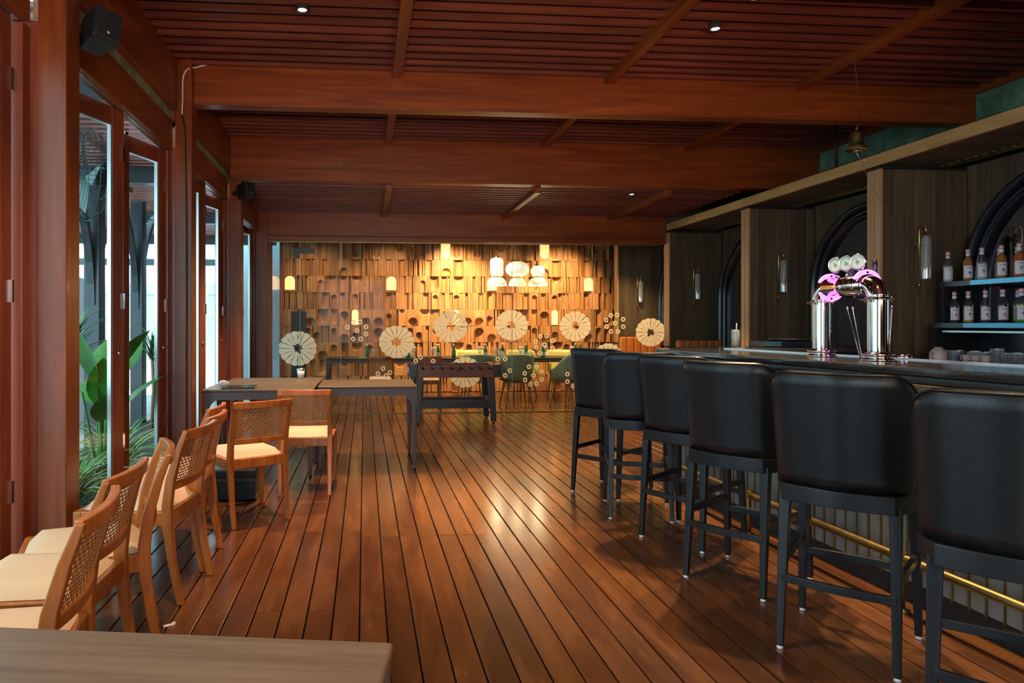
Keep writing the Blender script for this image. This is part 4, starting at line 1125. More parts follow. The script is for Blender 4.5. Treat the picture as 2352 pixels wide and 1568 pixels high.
k0 = empty('black_till_box', (on_y(1802, 5.85), 5.85, 1.1005), label='flat black box on the far bar wing with blue sheen', cat='box')
MB().box((-.25, -.10, 0), (.25, .14, .055)).build('body', M['archblack'], k0, bev=.004)
MB().box((-.25, -.101, .008), (-.09, -.100, .05)).build('blue_reflection', mat('blue_reflection', (.06, .16, .22), .2), k0)  # blue reflection on the box front, laid on as a coloured piece
tr = tag(MB().lathe([(0, 0), (.15, 0), (.175, .012), (.178, .016), (.172, .016), (.15, .004), (0, .004)], (on_y(1815, 5.87), 5.87, 1.1565), 36).build('serving_tray', M['steel']), 'round steel tray lying on the flat black box', 'tray')
# bar spoons in a small tin
def spoon_at(px, Y, lean, label, z0=1.1):
    X = on_y(px, Y); 
    b = MB(); p0 = Vector((X, Y, z0)); p1 = Vector((X + lean, Y + .02, z0 + .30)); pts = []
    for k in range(25):
        t = k / 24; c = p0.lerp(p1, t); pts.append(c)
    b.tube([tuple(p) for p in pts], lambda i: .0028 + .0009 * (i % 2), 6, up=(0, 1, 0))
    b.lathe([(0, -.006), (.005, -.002), (.004, .004), (0, .008)], tuple(p1), 8)
    return tag(b.build('bar_spoon', M['chrome']), label, 'spoon', 'twisted bar spoons')
spoon_at(1976, 3.80, -.068, 'twisted bar spoon leaning left between the beer tower columns')
spoon_at(1980, 3.83, -.045, 'shorter twisted bar spoon leaning left between the beer tower columns')
spoon_at(2040, 3.62, .040, 'twisted bar spoon leaning right beside the near beer column')
spoon_at(2041, 3.66, .034, 'second twisted spoon leaning right beside the near beer column')
Xc = on_y(2079, 3.72)
tag(MB().lathe([(0, 0), (.034, 0), (.036, .004), (.036, .024), (.031, .024), (.031, .006), (0, .006)], (Xc, 3.72, 1.1005), 24).build('jigger_dish', M['chrome']), 'small round metal dish right of the beer tower', 'dish')
# crockery and glasses on the back counter
cr = mat('cream_china', (.62, .56, .46), .35)
def cup(px, X, lb, s=1, name='china_cup'):
    Y = on_shelf(px, X); r = empty(name, (X, Y, .9355), 0, lb, 'cup', 'cream cups on the back counter')
    MB().lathe([(0, 0), (.022 * s, 0), (.036 * s, .015), (.040 * s, .06), (.037 * s, .06), (.033 * s, .018), (0, .012)], n=20).build('bowl', cr, r)
    MB().tube([(-.038 * s, -.0, .05), (-.060 * s, 0, .048), (-.062 * s, 0, .025), (-.036 * s, 0, .018)], .004, 6, up=(0, 1, 0)).build('handle', cr, r)
    return r
jx = 4.72; jy = on_shelf(2155, jx)
jg = empty('cream_jug', (jx, jy, .9355), 0, 'cream china jug at the left end of the back counter', 'jug')
MB().lathe([(0, 0), (.055, 0), (.062, .02), (.062, .13), (.050, .155), (.032, .165), (.030, .178), (.026, .178), (.026, .16), (0, .15)], n=24).build('body', cr, jg)
MB().tube([(-.058, -.01, .13), (-.088, -.02, .12), (-.086, -.02, .05), (-.060, -.01, .04)], .007, 8, up=(0, 1, 0)).build('handle', cr, jg)
# a shelf riser lifts the glassware into view
rs = tag(MB().box((4.74, 2.9, .9355), (5.2, on_shelf(2168, 4.74), 1.0)).build('glass_rack', M['darkmetal'], bev=.004), 'black rack holding the glasses on the back counter', 'rack')
tw = MB().lathe([(0, .003), (.028, .003), (.030, .008), (.036, .085)], n=18).lathe([(.033, .085), (.027, .012), (0, .01)], n=18).mesh('tumbler', M['ware'])
i = 0
names = ['small clear tumbler on the back counter rack, leftmost', 'small clear tumbler on the rack, second from left', 'clear tumbler on the rack between the jug and the cups', 'clear tumbler behind the cream cups', 'clear tumbler above the cup row', 'clear tumbler right of the cup row', 'tall clear tumbler standing proud of the glass row', 'clear tumbler right of the proud tall one', 'clear tumbler near the frame edge', 'clear tumbler at the right frame edge', 'rear tumbler in the left half of the rack', 'rear tumbler in the middle of the rack', 'rear tumbler in the right half of the rack', 'rear tumbler by the frame edge']
for px in (2176, 2187, 2197, 2232, 2246, 2262, 2291, 2312, 2327, 2342):
    X = 4.80; o = link('tumbler', tw, None, (X, on_shelf(px, X), 1.0005))
    if px == 2291: o.scale = (1.25, 1.25, 1.35)
    tag(o, names[i], 'glass', 'clear glasses on the back counter'); i += 1
for px in (2205, 2240, 2275, 2335):
    X = 4.95; o = link('tumbler', tw, None, (X, on_shelf(px, X), 1.0005)); tag(o, names[i], 'glass', 'clear glasses on the back counter'); i += 1
# cups in front on the rack
for px, lb in ((2214, 'cream cup in front of the glasses, left one'), (2235, 'cream cup in front of the glasses, middle one'), (2256, 'cream bowl-like cup in front of the glasses, right one')):
    c = cup(px, 4.765, lb, .95); c.location.z = 1.0005; c.location.x = 4.775
    c.location.y -= .02
for o in list(sc.objects):
    pass

# ================================================================== FOOTBALL TABLE
M['footbrown'] = noisy('red_brown_laminate', [(0.3, (.20, .060, .025)), (0.7, (.29, .095, .040))], (4, 30, 30), (.25, .35))
ft = empty('football_table', (1.19, 9.15, 0), label='table football game with red-brown side and black tapered legs', cat='game table')
a = .59; b_ = .29
for _s in (-1, 1): MB().box((-.50, _s * b_, .605), (.50, _s * (b_ - .02), .765)).build('side_board', M['footbrown'], ft, bev=.003)
MB().box((-.50, -b_ + .02, .66), (.50, b_ - .02, .67)).build('pitch', mat('pitch_green', (.05, .22, .08), .5), ft)
for s in (-1, 1):
    MB().box((s * .50, -b_ - .008, .605), (s * .60, -b_ + .12, .775)).box((s * .50, b_ - .12, .605), (s * .60, b_ + .008, .775)).box((s * .50, -b_ + .12, .605), (s * .56, b_ - .12, .765)).build('end_box', M['darkmetal'], ft, bev=.006)
    MB().box((s * .605, -.09, .65), (s * .612, .09, .73)).build('goal_return', M['steel'], ft)
for sx in (-1, 1):
    for sy in (-1, 1):
        o = MB().bar((sx * .47, sy * (b_ - .05), .605), (sx * .505, sy * (b_ - .02), .025), .09, .07, (0, 1, 0), .07, .05).build('leg', M['darkmetal'], ft, bev=.004)
        MB().lathe([(.008, .012), (.008, .03)], (sx * .505, sy * (b_ - .02), 0), 8).lathe([(0, 0), (.02, 0), (.02, .012), (0, .013)], (sx * .505, sy * (b_ - .02), 0), 12).build('levelling_foot', M['darkmetal'], o)
for sy in (-1, 1): MB().box((-.46, sy * (b_ - .045) - .015, .20), (.46, sy * (b_ - .045) + .015, .30)).build('long_stretcher', M['darkmetal'], ft)
for sx in (-1, 1): MB().box((sx * .475 - .015, -b_ + .06, .22), (sx * .475 + .015, b_ - .06, .32)).build('cross_stretcher', M['footbrown'], ft)
red = mat('player_red', (.5, .05, .05), .4); blue = mat('player_blue', (.06, .08, .35), .4)
pm_ = {c: MB().box((-.012, -.008, .70), (.012, .008, .755)).lathe([(0, .79), (.009, .782), (.011, .772), (.008, .760), (0, .756)], n=10).box((-.010, -.006, .68), (-.001, .006, .70)).mesh('player', m) for c, m in (('r', red), ('b', blue))}
for k in range(8):
    x = -.44 + .88 * k / 7
    rd = MB().tube([(x, -b_ - .10, .735), (x, b_ + .08, .735)], .006, 8).build('rod', M['chrome'], ft)
    MB().lathe([(0, 0), (.014, .002), (.016, .02), (.013, .06), (.011, .07)], n=12, M=T(x, -b_ - .10, .735) @ RX(PI / 2) @ T(0, 0, -.0)).build('grip', M['black'], rd)
    MB().lathe([(0, 0), (.017, .001), (.017, .004), (.007, .006)], n=12, M=T(x, -b_ - .002, .735) @ RX(PI / 2)).build('bearing', M['black'], rd)
    for j in range(3 if k not in (0, 7) else 1):
        yy = 0 if k in (0, 7) else -.15 + .15 * j
        link('player', pm_['r' if k % 2 else 'b'], rd, (x, yy, 0.0))
MB().lathe([(0, 0), (.022, .001), (.022, .004), (0, .005)], n=20, M=T(.03, -b_ - .001, .705) @ RX(PI / 2)).build('ball_inlet', M['inkbrown'], ft)

# ================================================================== FAR DINING ROOM
def tub_chair(m, name):
    r = empty(name, label='x', cat='chair')
    # shell: bucket; local +Y front
    NT = 28; NZ = 8; vs = []; fs = []
    def hwid(v): return .235 + .03 * v
    def pl(t, v):
        a = abs(t) * 1.0; s = 1 if t > 0 else -1; hw_ = hwid(v); rc = .17; sb = hw_ - rc; al = rc * PI / 2; side = .26; tot = sb + al + side; d = a * tot; yb = -.235 - .03 * v
        if d < sb: return s * d, yb
        if d < sb + al: q = (d - sb) / rc; return s * (sb + rc * math.sin(q)), yb + rc * (1 - math.cos(q))
        return s * hw_, yb + rc + (d - sb - al)
    cols = []
    for i in range(NT + 1):
        t = -1 + 2 * i / NT; q = max(0, (abs(t) - .42) / .58); q = q * q * (3 - 2 * q); zt = .83 - .24 * q
        col = []
        for j in range(NZ + 1):
            v = j / NZ; z = .40 + (zt - .40) * v; x, y = pl(t, v ** .6 if v > 0 else 0)
            if j == 0: x *= .86; y *= .86
            col.append((x, y, z))
        inn = [(x * .88, y * .88 + .0, z - (.0 if j else -.03)) for j, (x, y, z) in enumerate(col)]
        cols.append(col + inn[::-1])
    m_ = len(cols[0])
    for c in cols: vs += c
    for i in range(NT):
        for k in range(m_): fs.append((i * m_ + k, (i + 1) * m_ + k, (i + 1) * m_ + (k + 1) % m_, i * m_ + (k + 1) % m_))
    fs.append(tuple(range(m_))[::-1]); fs.append(tuple(NT * m_ + k for k in range(m_)))
    MB().add(vs, fs, True).build('shell', m, r)
    N = 16; pts = [(.225 * math.cos(2 * PI * k / N) * (1 if True else 1), .02 + .225 * math.sin(2 * PI * k / N)) for k in range(N)]
    MB().lathe([(0, .385), (.17, .39), (.225, .405), (.235, .44), (.21, .47), (0, .478)], (0, 0.01, 0), 24).build('seat', m, r)
    for sx in (-1, 1):
        for sy in (-1, 1): MB().bar((sx * .15, sy * .14, .40), (sx * .215, sy * .215, 0), .034, .034, (0, 1, 0), .020, .020).build('leg', M['teakdark'], r)
    MB().bar((-.16, 0, .385), (.16, 0, .385), .30, .02).build('seat_base', M['teakdark'], r)
    return r
M['teakdark'] = noisy('ash_leg_wood', [(0.3, (.34, .19, .08)), (0.7, (.44, .27, .13))], (30, 30, 3), (.4, .5))
tg = tub_chair(M['green_seat'], 'tub_chair'); gg = 'sage green tub chairs behind the glass'
tg.location = (on_y(1099, 10.72), 10.78, 0); tag(tg, 'sage green tub chair behind the football table, back to us', 'chair', gg)
clone(tg, (on_y(1187, 10.66), 10.72, 0), R_(2), 'sage green tub chair in the middle, just right of the football table')
clone(tg, (on_y(1306, 10.72), 10.72, 0), R_(38), 'sage green tub chair turned sideways, beside the farthest bar stool')
ty = tub_chair(M['yellow_seat'], 'tub_chair'); gy = 'yellow tub chairs on the far side of the long table'
ty.location = (on_y(1080, 12.35), 12.25, 0); ty.rotation_euler = (0, 0, PI); tag(ty, 'yellow tub chair under the glowing flower print, left one', 'chair', gy)
clone(ty, (on_y(1196, 12.35), 12.25, 0), PI, 'yellow tub chair behind the middle of the long table')
clone(ty, (on_y(1287, 12.35), 12.25, 0), PI, 'yellow tub chair at the right, behind the turned green chair')
# bottles, goblets and plates on the tables
gb = mat('green_bottle_glass', (.01, .20, .05), .08, spec=.9); gb.node_tree.nodes['Principled BSDF'].inputs['Transmission Weight'].default_value = .35
wl_ = mat('water_label', (.25, .45, .42), .5)
def wbottle(px, Y, lb, grp='green water bottles on the far tables', label=True):
    X = on_y(px, Y); r = empty('water_bottle', (X, Y, .7505), 0, lb, 'bottle', grp)
    link('glass_body', wb_m, r); link('cap', wb_c, r)
    if label: link('label', wb_l, r)
    return r
wb_m = MB().lathe([(0, 0), (.030, 0), (.033, .006), (.033, .105), (.026, .135), (.015, .165), (.012, .195), (.013, .205)], n=18).mesh('glass_body', gb)
wb_c = MB().lathe([(.0135, .203), (.0135, .222), (0, .223)], n=12).mesh('cap', M['steel'])
wb_l = MB().lathe([(.0337, .03), (.0337, .092)], n=18).mesh('label', wl_)
for px, Y, lb, L_ in [(843, 11.15, 'green bottle at the left end of the left far table', False), (1006, 11.25, 'green water bottle left of the glowing flower print', True), (1042, 11.15, 'plain green bottle under the glowing flower print', False), (1115, 11.3, 'green water bottle right of a capped goblet, mid table', True),
                  (1154, 11.6, 'green water bottle behind the white napkin holder', False), (1208, 11.3, 'green water bottle above the middle green chair', True), (1247, 11.15, 'green water bottle right of the middle green chair', True), (1322, 11.5, 'green bottle neck behind the farthest stool, left of two', False), (1333, 11.5, 'green bottle neck behind the farthest stool, right of two', False)]: wbottle(px, Y, lb, label=L_)
tag(MB().lathe([(0, 0), (.04, 0), (.042, .01), (.034, .04), (.02, .06), (.02, .085), (.022, .09), (0, .09)], (on_y(938, 11.3), 11.3, .7505), 16).build('green_jar', gb), 'squat green jar beside the napkins, near the first flower print', 'jar')
gm = MB().lathe([(0, 0), (.032, .001), (.030, .005), (.006, .012), (.005, .06), (.020, .075), (.036, .10), (.038, .13), (.034, .16)], n=18).mesh('goblet', M['ware'])
pc = MB().lathe([(.036, .158), (.038, .17), (.030, .176), (0, .177)], n=16).mesh('paper_cap', M['white'])
for px, Y, lb, cap in [(857, 11.2, 'uncovered wine goblet beside the first green bottle', 0), (951, 11.4, 'goblet with white paper cap right of the napkins', 1), (995, 11.15, 'goblet with white paper cap left of the labelled bottle', 1), (1102, 11.3, 'goblet with white paper cap at mid table', 1), (1196, 11.3, 'goblet with white paper cap above the middle green chair', 1), (1253, 11.5, 'goblet with white paper cap right of the middle chair', 1), (1314, 11.3, 'goblet with white paper cap beside the farthest stool', 1), (1139, 11.2, 'uncovered glass before the niche glow', 0), (897, 11.3, 'uncovered goblet in front of the first flower print', 0)]:
    r = empty('goblet', (on_y(px, Y), Y, .7505), 0, lb, 'glass', 'goblets on the far tables'); link('bowl', gm, r)
    if cap: link('paper_cap', pc, r)
for px, Y, lb in [(942, 11.3, 'fan of white napkins in a holder on the left far table'), (1152, 11.25, 'white napkins standing in a glass on the long table')]:
    X = on_y(px, Y); r = empty('napkin_holder', (X, Y, .7505), 0, lb, 'napkins')
    for k in range(4): MB().box((-.05 + .022 * k, -.01, .0), (-.042 + .022 * k + .01, .01, .12 - .006 * k)).build('napkin', M['white'], r, rot=(0, -.1 + .06 * k, 0))
    MB().box((-.055, -.025, 0), (.055, .025, .05)).build('holder', M['ware'], r)
for px, Y, lb in [(833, 11.1, 'small white plate at the corner of the left far table'), (922, 11.15, 'white plate on the left far table beneath the flower print'), (1062, 11.2, 'folded white napkin plate between the bottles'), (1226, 11.2, 'small white plate right of the middle green chair')]:
    tag(MB().lathe([(0, 0), (.04, 0), (.065, .010), (.066, .013), (.04, .005), (0, .005)], (on_y(px, Y), Y, .7505), 20).build('side_plate', M['white']), lb, 'plate', 'plates on the far tables')
# pendants
pen = mat('ribbed_pendant_shade', (.9, .9, .75), .6, emit=(1.0, .92, .62), estr=.52)
pen2 = mat('ribbed_pendant_skirt', (.75, .78, .55), .6, emit=(.85, .88, .55), estr=.26)
def ribbed(prof, n, m, name, par):
    K = 4 * n; vs = []; fs = []
    for r, z in prof:
        for k in range(K):
            a = 2 * PI * k / K; q = r * (1 + .022 * abs(math.sin(n * a / 2)) ** .7); vs.append((q * math.cos(a), q * math.sin(a), z))
    for i in range(len(prof) - 1):
        for k in range(K): fs.append((i * K + k, i * K + (k + 1) % K, (i + 1) * K + (k + 1) % K, (i + 1) * K + k))
    return MB().add(vs, fs, True).build(name, m, par)
u = 11.35 / F
def pendant(px, py_bot, skirt_w, skirt_h, body, body_h, lb):
    X, Z = zof(px, py_bot, 11.3); r = empty('pendant_lamp', (X, 11.3, Z), 0, lb, 'lamp', 'ribbed pendant lamps over the long table')
    R1 = skirt_w / 2 * u; h1 = skirt_h * u
    ribbed([(R1, 0), (R1 * .99, h1 * .2), (R1 * .9, h1 * .55), (R1 * .7, h1 * .85), (R1 * .45, h1)], 20, pen2, 'lower_shade', r)
    MB().lathe([(.055, h1), (.06, h1 + .01), (.055, h1 + .02)], n=20).build('joint_band', M['brassdull'], r)
    ribbed([(a_ / 2 * u, h1 + .02 + b_2 * u) for a_, b_2 in body], 18, pen, 'upper_shade', r)
    zt = h1 + .02 + body_h * u
    MB().lathe([(.0, zt + .03), (.04, zt + .028), (.045, zt), (.0, zt - .002)], n=16).build('top_cap', M['brassdull'], r)
    MB().tube([(0, 0, zt + .02), (0, 0, 2.92 - Z)], .004, 6, up=(0, 1, 0)).build('cable', M['black'], r)
    point('pendant_bulb', (X, 11.3, Z - .06), 6, (1.0, .82, .5), .08)
pendant(1141, 656, 45, 19, [(22, 0), (28, 2.5), (30, 7), (30, 34), (28, 39), (20, 42)], 42, 'tall cylindrical ribbed pendant lamp, left of three')
pendant(1188, 656, 39, 18, [(20, 0), (36, 3), (50, 10), (54, 17), (50, 25), (36, 32), (20, 35)], 35, 'wide oval ribbed pendant lamp, middle of three')
pendant(1235, 656, 44, 19, [(18, 0), (26, 3), (32, 9), (32, 14), (26, 20), (18, 24)], 24, 'small round ribbed pendant lamp, right of three')
# orange benches
def bench(y, x0, x1, zt, lb, ret=True):
    r = empty('bench_seat', ((x0 + x1) / 2, y - .3, 0), 0, lb, 'bench', 'orange channelled benches')
    cx = (x0 + x1) / 2; n = int((x1 - x0) / .11); w = (x1 - x0) / n
    pad = None
    for k in range(n):
        a_ = x0 - cx + k * w
        MB().box((a_ + .001, .165, .48), (a_ + w - .001, .235, zt)).build('back_channel', M['orange'], r, bev=.026, seg=3)
    MB().box((x0 - cx, .22, .1), (x1 - cx, .285, zt - .02)).build('back_board', M['walnut'], r)
    MB().box((x0 - cx, -.22, .40), (x1 - cx, .23, .50)).build('seat_pad', M['orange'], r, bev=.02)
    MB().box((x0 - cx + .02, -.20, 0), (x1 - cx - .02, .23, .40)).build('plinth', M['walnut'], r)
bench(11.85, 4.50, 5.26, 1.08, 'orange channelled leather bench seen through the glass partition')
bench(9.79, 4.57, 5.26, 1.07, 'orange channelled bench under the second wall lamp from the glass')
bench(7.68, 4.57, 5.26, 1.04, 'orange bench behind the flat black box and tray')
# dark standing screen left
tag(MB().box((on_y(669, 10.5), 10.48, 0), (on_y(704, 10.5), 10.52, 1.50)).build('dark_screen_board', noisy('dark_brown_board', [(0.3, (.05, .035, .028)), (0.7, (.075, .052, .042))], (8, 8, 2), (.4, .5)), bev=.004), 'dark brown standing board behind the glass door', 'screen board')

# ================================================================== THINGS ON THE MIDDLE TABLES, FLOOR
Yb = 6.02
o = MB().box((-.14, -.11, .002), (.14, .11, .016)).build('menu_folder', M['archblack'], None, (on_y(547, 6.0) + .01, 6.03, .7505), .02, bev=.003, label='black menu folder lying on the table by the doors', cat='folder')
MB().box((-.137, -.108, .004), (.1415, .108, .013)).build('pages', mat('page_edge', (.45, .36, .22), .7), o)
random.seed(9)
def crumple(name, c, s, m, lb, cat, sd=1):
    rnd = random.Random(sd); b = MB(); n = 9; vs = []
    for j in range(5):
        for i in range(n):
            t = 2 * PI * i / n; ph = PI * j / 4; rr_ = 1 + rnd.uniform(-.25, .25)
            vs.append((c[0] + s[0] * rr_ * math.sin(ph) * math.cos(t), c[1] + s[1] * rr_ * math.sin(ph) * math.sin(t), max(c[2], c[2] + s[2] * (1 - math.cos(ph)) / 2 * rr_)))
    fs = [(j * n + i, j * n + (i + 1) % n, (j + 1) * n + (i + 1) % n, (j + 1) * n + i) for j in range(4) for i in range(n)]
    return tag(b.add(vs, fs).build(name, m), lb, cat)
crumple('crumpled_napkin', (on_y(514, 6.22), 6.22, .7505), (.045, .03, .045), M['white'], 'crumpled white napkin behind the black folder', 'napkin', 3)
def F_(px, py):
    d = EYE * F / (py - PY); Xc_ = (px - PX) / F * d
    return Xc_ * math.cos(YAW) + d * math.sin(YAW), d * math.cos(YAW) - Xc_ * math.sin(YAW)
x, y = F_(389, 1437)
o = tag(MB().box((-.024, -.008, 0), (.022, .007, .005)).box((.01, -.004, .004), (.026, .008, .009)).build('paper_scrap', M['white'], None, (x, y, .001), .5), 'small white paper scrap on the floor by the chair legs', 'scrap')
cp = empty('takeaway_cup', (on_y(691, 7.02), 7.02, .7505), 0, 'white paper cup with a dark lid at the back of the dark tables', 'cup')
MB().lathe([(0, 0), (.028, 0), (.040, .085), (.0, .085)], n=20).build('cup_wall', M['white'], cp)
MB().lathe([(.043, .085), (.043, .095), (.036, .105), (0, .106)], n=20).build('lid', M['steel'], cp)
# black suitcase
sx, sy = -.99, 5.25
su = empty('black_suitcase', (sx, sy, 0), R_(0), 'black hard case on the floor behind the angled cane chair', 'case')
MB().box((-.19, -.16, .01), (.19, .16, .16)).build('lower_shell', M['leather'], su, bev=.012)
MB().box((-.19, -.16, .165), (.19, .16, .235)).build('upper_shell', M['leather'], su, bev=.012)
MB().box((-.185, -.165, .152), (.185, .165, .172)).build('seam_band', M['darkmetal'], su)
MB().box((.188, -.13, .012), (.194, .14, .03)).build('metal_corner_trim', M['brassdull'], su)
# ================================================================== HIGH THINGS
def loudspeaker(loc, rot, s, lb, front_y=-1):
    r = empty('loudspeaker', loc, 0, lb, 'speaker', 'black wall speakers'); r.rotation_euler = rot
    w, d_, h = .14 * s, .17 * s, .17 * s
    MB().add([(-w, -d_, -h), (w, -d_, -h), (w * .75, d_, -h), (-w * .75, d_, -h), (-w, -d_, h), (w, -d_, h), (w * .75, d_, h), (-w * .75, d_, h)], [(0, 3, 2, 1), (4, 5, 6, 7), (0, 1, 5, 4), (1, 2, 6, 5), (2, 3, 7, 6), (3, 0, 4, 7)]).build('cabinet', M['black'], r, bev=.012)
    MB().box((-w * .92, -d_ - .012, -h * .94), (w * .92, -d_ + .002, h * .94)).build('grille', noisy('speaker_grille', [(0.4, (.004, .004, .006)), (0.6, (.03, .03, .035))], (400, 400, 400), (.5, .6)), r, bev=.006)
    b = MB()
    for k in range(5): a_ = 2 * PI * k / 5; b.bar((0, -d_ - .013, -h * .55), (.012 * s * math.cos(a_), -d_ - .013, -h * .55 + .014 * s * math.sin(a_)), .003, .003)
    b.build('maker_emblem', M['white'], r)
    MB().bar((0, d_, 0), (0, d_ + .09, .02), .05, .05).build('wall_bracket', M['darkmetal'], r)
    return r
# first speaker hangs on the left header near the top left corner
loudspeaker((-1.335, 3.56, 2.775), (R_(-8), R_(10), R_(48)), .5, 'black speaker on the left header, top left of the picture')
loudspeaker((-1.31, 7.66, 2.77), (R_(-10), 0, R_(52)), .48, 'small black speaker on the far post below the second beam')
# cables
def cable(pts, r, m, lb, n=6, name='cable'):
    P = [Vector(p) for p in pts]; out = []
    for i in range(len(P) - 1):
        p0 = P[max(i - 1, 0)]; p1 = P[i]; p2 = P[i + 1]; p3 = P[min(i + 2, len(P) - 1)]
        for k in range(n):
            t = k / n; out.append(.5 * ((2 * p1) + (p2 - p0) * t + (2 * p0 - 5 * p1 + 4 * p2 - p3) * t * t + (3 * p1 - p0 - 3 * p2 + p3) * t ** 3))
    out.append(P[-1])
    return tag(MB().tube([tuple(p) for p in out], r, 6, up=(.3, .2, 1)).build(name, m), lb, 'cable')
cable([(-1.30, 5.66, 3.40), (-1.36, 5.655, 3.38), (-1.41, 5.59, 3.34), (-1.445, 5.59, 3.27), (-1.45, 5.592, 3.1), (-1.455, 5.592, 2.98)], .006, M['white'], 'white cable running down the post from the first beam')
cable([(-1.455, 5.592, 2.97), (-1.43, 5.592, 2.85), (-1.425, 5.592, 2.6), (-1.42, 5.592, 2.0), (-1.42, 5.592, 1.0), (-1.42, 5.592, .2)], .006, M['black'], 'black cable down the front of the timber post')
b = MB()
for k in range(4): b.tube([(-1.36 + .03 * k, 5.66, 3.385 + .008 * k), (-1.30 + .03 * k, 5.655, 3.40 + .004 * k), (-1.24 + .02 * k, 5.66, 3.41)], .004, 5)
tag(b.build('coiled_wire', M['white']), 'short coil of white wire on top of the first beam', 'wire')
# bell
X, Z = zof(1968, 345, 4.9); bl = empty('brass_bell', (X, 4.9, Z), 0, 'brass bell hanging on a wire from the beam over the bar', 'bell')
s = .0047
MB().lathe([(.078, 0), (.080, .005), (.066, .02), (.052, .045), (.045, .08), (.041, .125), (.032, .145), (.0, .152)], n=28).lathe([(.070, .004), (.056, .025), (.044, .07), (.036, .13), (0, .14)], n=28).build('bell_cup', M['brassdull'], bl)
MB().lathe([(.067, .019), (.0695, .022), (.065, .026)], n=28).build('bell_band', M['brassdull'], bl)
MB().lathe([(0, .152), (.008, .155), (.010, .165), (.006, .175), (0, .178)], n=12).build('crown', M['brassdull'], bl)
MB().tube([(0, 0, .12), (0, 0, 0)], .004, 6, up=(0, 1, 0)).lathe([(0, -.018), (.010, -.015), (.015, 0), (.010, .012), (0, .015)], (0, 0, -.0), 14).build('clapper', M['brass'], bl)
Xb, Zb = zof(1983, 262, 5.68)
cable([(X, 4.9, Z + .175), (X + .04, 4.92, Z + .26), (X + .055, 4.95, Z + .40), (X + .05, 5.0, 3.40)], .003, M['steel'], 'thin wire holding the brass bell', name='bell_wire')
e1 = Vector(sn.location) + Vector((0, -.01, .43)); p0 = Vector((X, 4.9, Z - .02))
pts = []
for k in range(9):
    t = k / 8; c = p0.lerp(e1, t); c.z -= .12 * (1 - (2 * t - 1) ** 2); pts.append(c)
cable(pts, .0022, M['steel'], 'thin pull string from the bell to the nearest wall lamp', 2, 'pull_string')
# hanger rod and blue duct on the canopy
Xr = 4.62; tag(MB().tube([(on_y(1921, 6.6), 6.6, 2.8), (on_y(1921, 6.6), 6.6, 3.40)], .014, 10, up=(0, 1, 0)).build('hanger_rod', M['black']), 'black vertical rod between canopy and ceiling near the bell', 'rod')
du = tag(MB().bar((4.98, 6.35, 2.86), (4.98, 4.75, 2.86), .16, .11).build('blue_duct', noisy('blue_paint', [(0.35, (.02, .06, .11)), (0.62, (.03, .09, .16)), (0.72, (.4, .5, .55))], (10, 10, 10), (.3, .5)), bev=.004), 'blue painted duct lying on top of the canopy', 'duct')
# downlights
trimmat = mat('downlight_trim', (.05, .04, .035), .4); glow = mat('downlight_lens', (1, 1, 1), .5, emit=(1.0, .86, .66), estr=60)
dl = []
for (x, y, z), lb in zip(DOWN, ['glowing ceiling downlight at the top left', 'glowing downlight below the first beam', 'glowing downlight right of the top centre', 'glowing downlight cut by the top edge', 'small glowing downlight over the far bar end']):
    r = empty('ceiling_downlight', (x, y, z + .0), 0, lb, 'downlight', 'ceiling downlights')
    MB().lathe([(.030, 0), (.045, -.002), (.046, .004), (.040, .10), (0, .10)], n=20).build('housing', trimmat, r)
    MB().lathe([(0, .006), (.028, .006)], n=20).build('lens', glow, r)
# ================================================================== OUTSIDE
bs = mat('black_steel', (.012, .022, .03), .35, spec=.6)
def steel_post(x, y, lb, brace=True):
    r = empty('steel_post', (x, y, -.1), 0, lb, 'post', 'black steel posts of the courtyard roof')
    MB().box((-.08, -.08, 0), (.08, .08, 3.1)).build('shaft', bs, r, bev=.01)
    if brace:
        for s in (-1, 1):
            MB().sweep([(0, s * (.06 + 1.0 * (1 - math.cos(PI / 2 * k / 10))), 1.6 + 1.4 * math.sin(PI / 2 * k / 10)) for k in range(11)], lambda i: [(-.035, -.035), (.035, -.035), (.035, .035), (-.035, .035)], up=(1, 0, 0)).build('curved_brace', bs, r)
    return r
steel_post(-2.78, 7.3, 'black steel post with curved braces behind the fan')
steel_post(-2.95, 9.2, 'farther black steel post with curved braces outside')
steel_post(-2.9, 3.2, 'black steel post outside by the nearest door bay')
steel_post(-5.6, 12.5, 'distant black steel post outside before the white building')
pg = empty('pergola_roof', (-4, 6, 2.9), 0, 'slatted pergola roof over the courtyard with bright gaps', 'pergola')
b = MB(); sl = MB().box((-1.6, -.034, 0), (2.35, .034, .03)).mesh('roof_slat', M['slat']); y = -4
while y < 7: link('roof_slat', sl, pg, (0, y, 0)); y += .135
for x in (-1.5, -.6, .4, 1.6): MB().box((x - .04, -4.2, .03), (x + .04, 7.1, .16)).build('roof_beam', bs, pg)
for y in (-1.5, 1.2, 4.0, 6.6): MB().box((-1.65, y - .05, -.16), (2.4, y + .05, -.001)).build('cross_beam', bs, pg)
wh = noisy('white_cladding', [(0.3, (.62, .68, .72)), (0.7, (.74, .78, .80))], (1, 1, 1), (.5, .6))
bg_ = empty('white_building', (-7.8, 9, -.1), 0, 'pale panelled building across the courtyard', 'building')
for k in range(9):
    y = -5 + k * 1.2
    MB().box((-.1, y + .008, 0), (0, y + 1.192, 1.25)).build('wall_panel', wh, bg_)
    MB().box((-.1, y + .008, 1.26), (0, y + 1.192, 1.75)).build('wall_panel', noisy('cream_cladding', [(0.3, (.62, .60, .42)), (0.7, (.7, .68, .5))], (1, 1, 1), (.5, .6)) if k == 0 else bpy.data.materials['cream_cladding'], bg_)
    MB().box((-.1, y + .008, 1.76), (0, y + 1.192, 2.2)).build('wall_panel', wh, bg_)
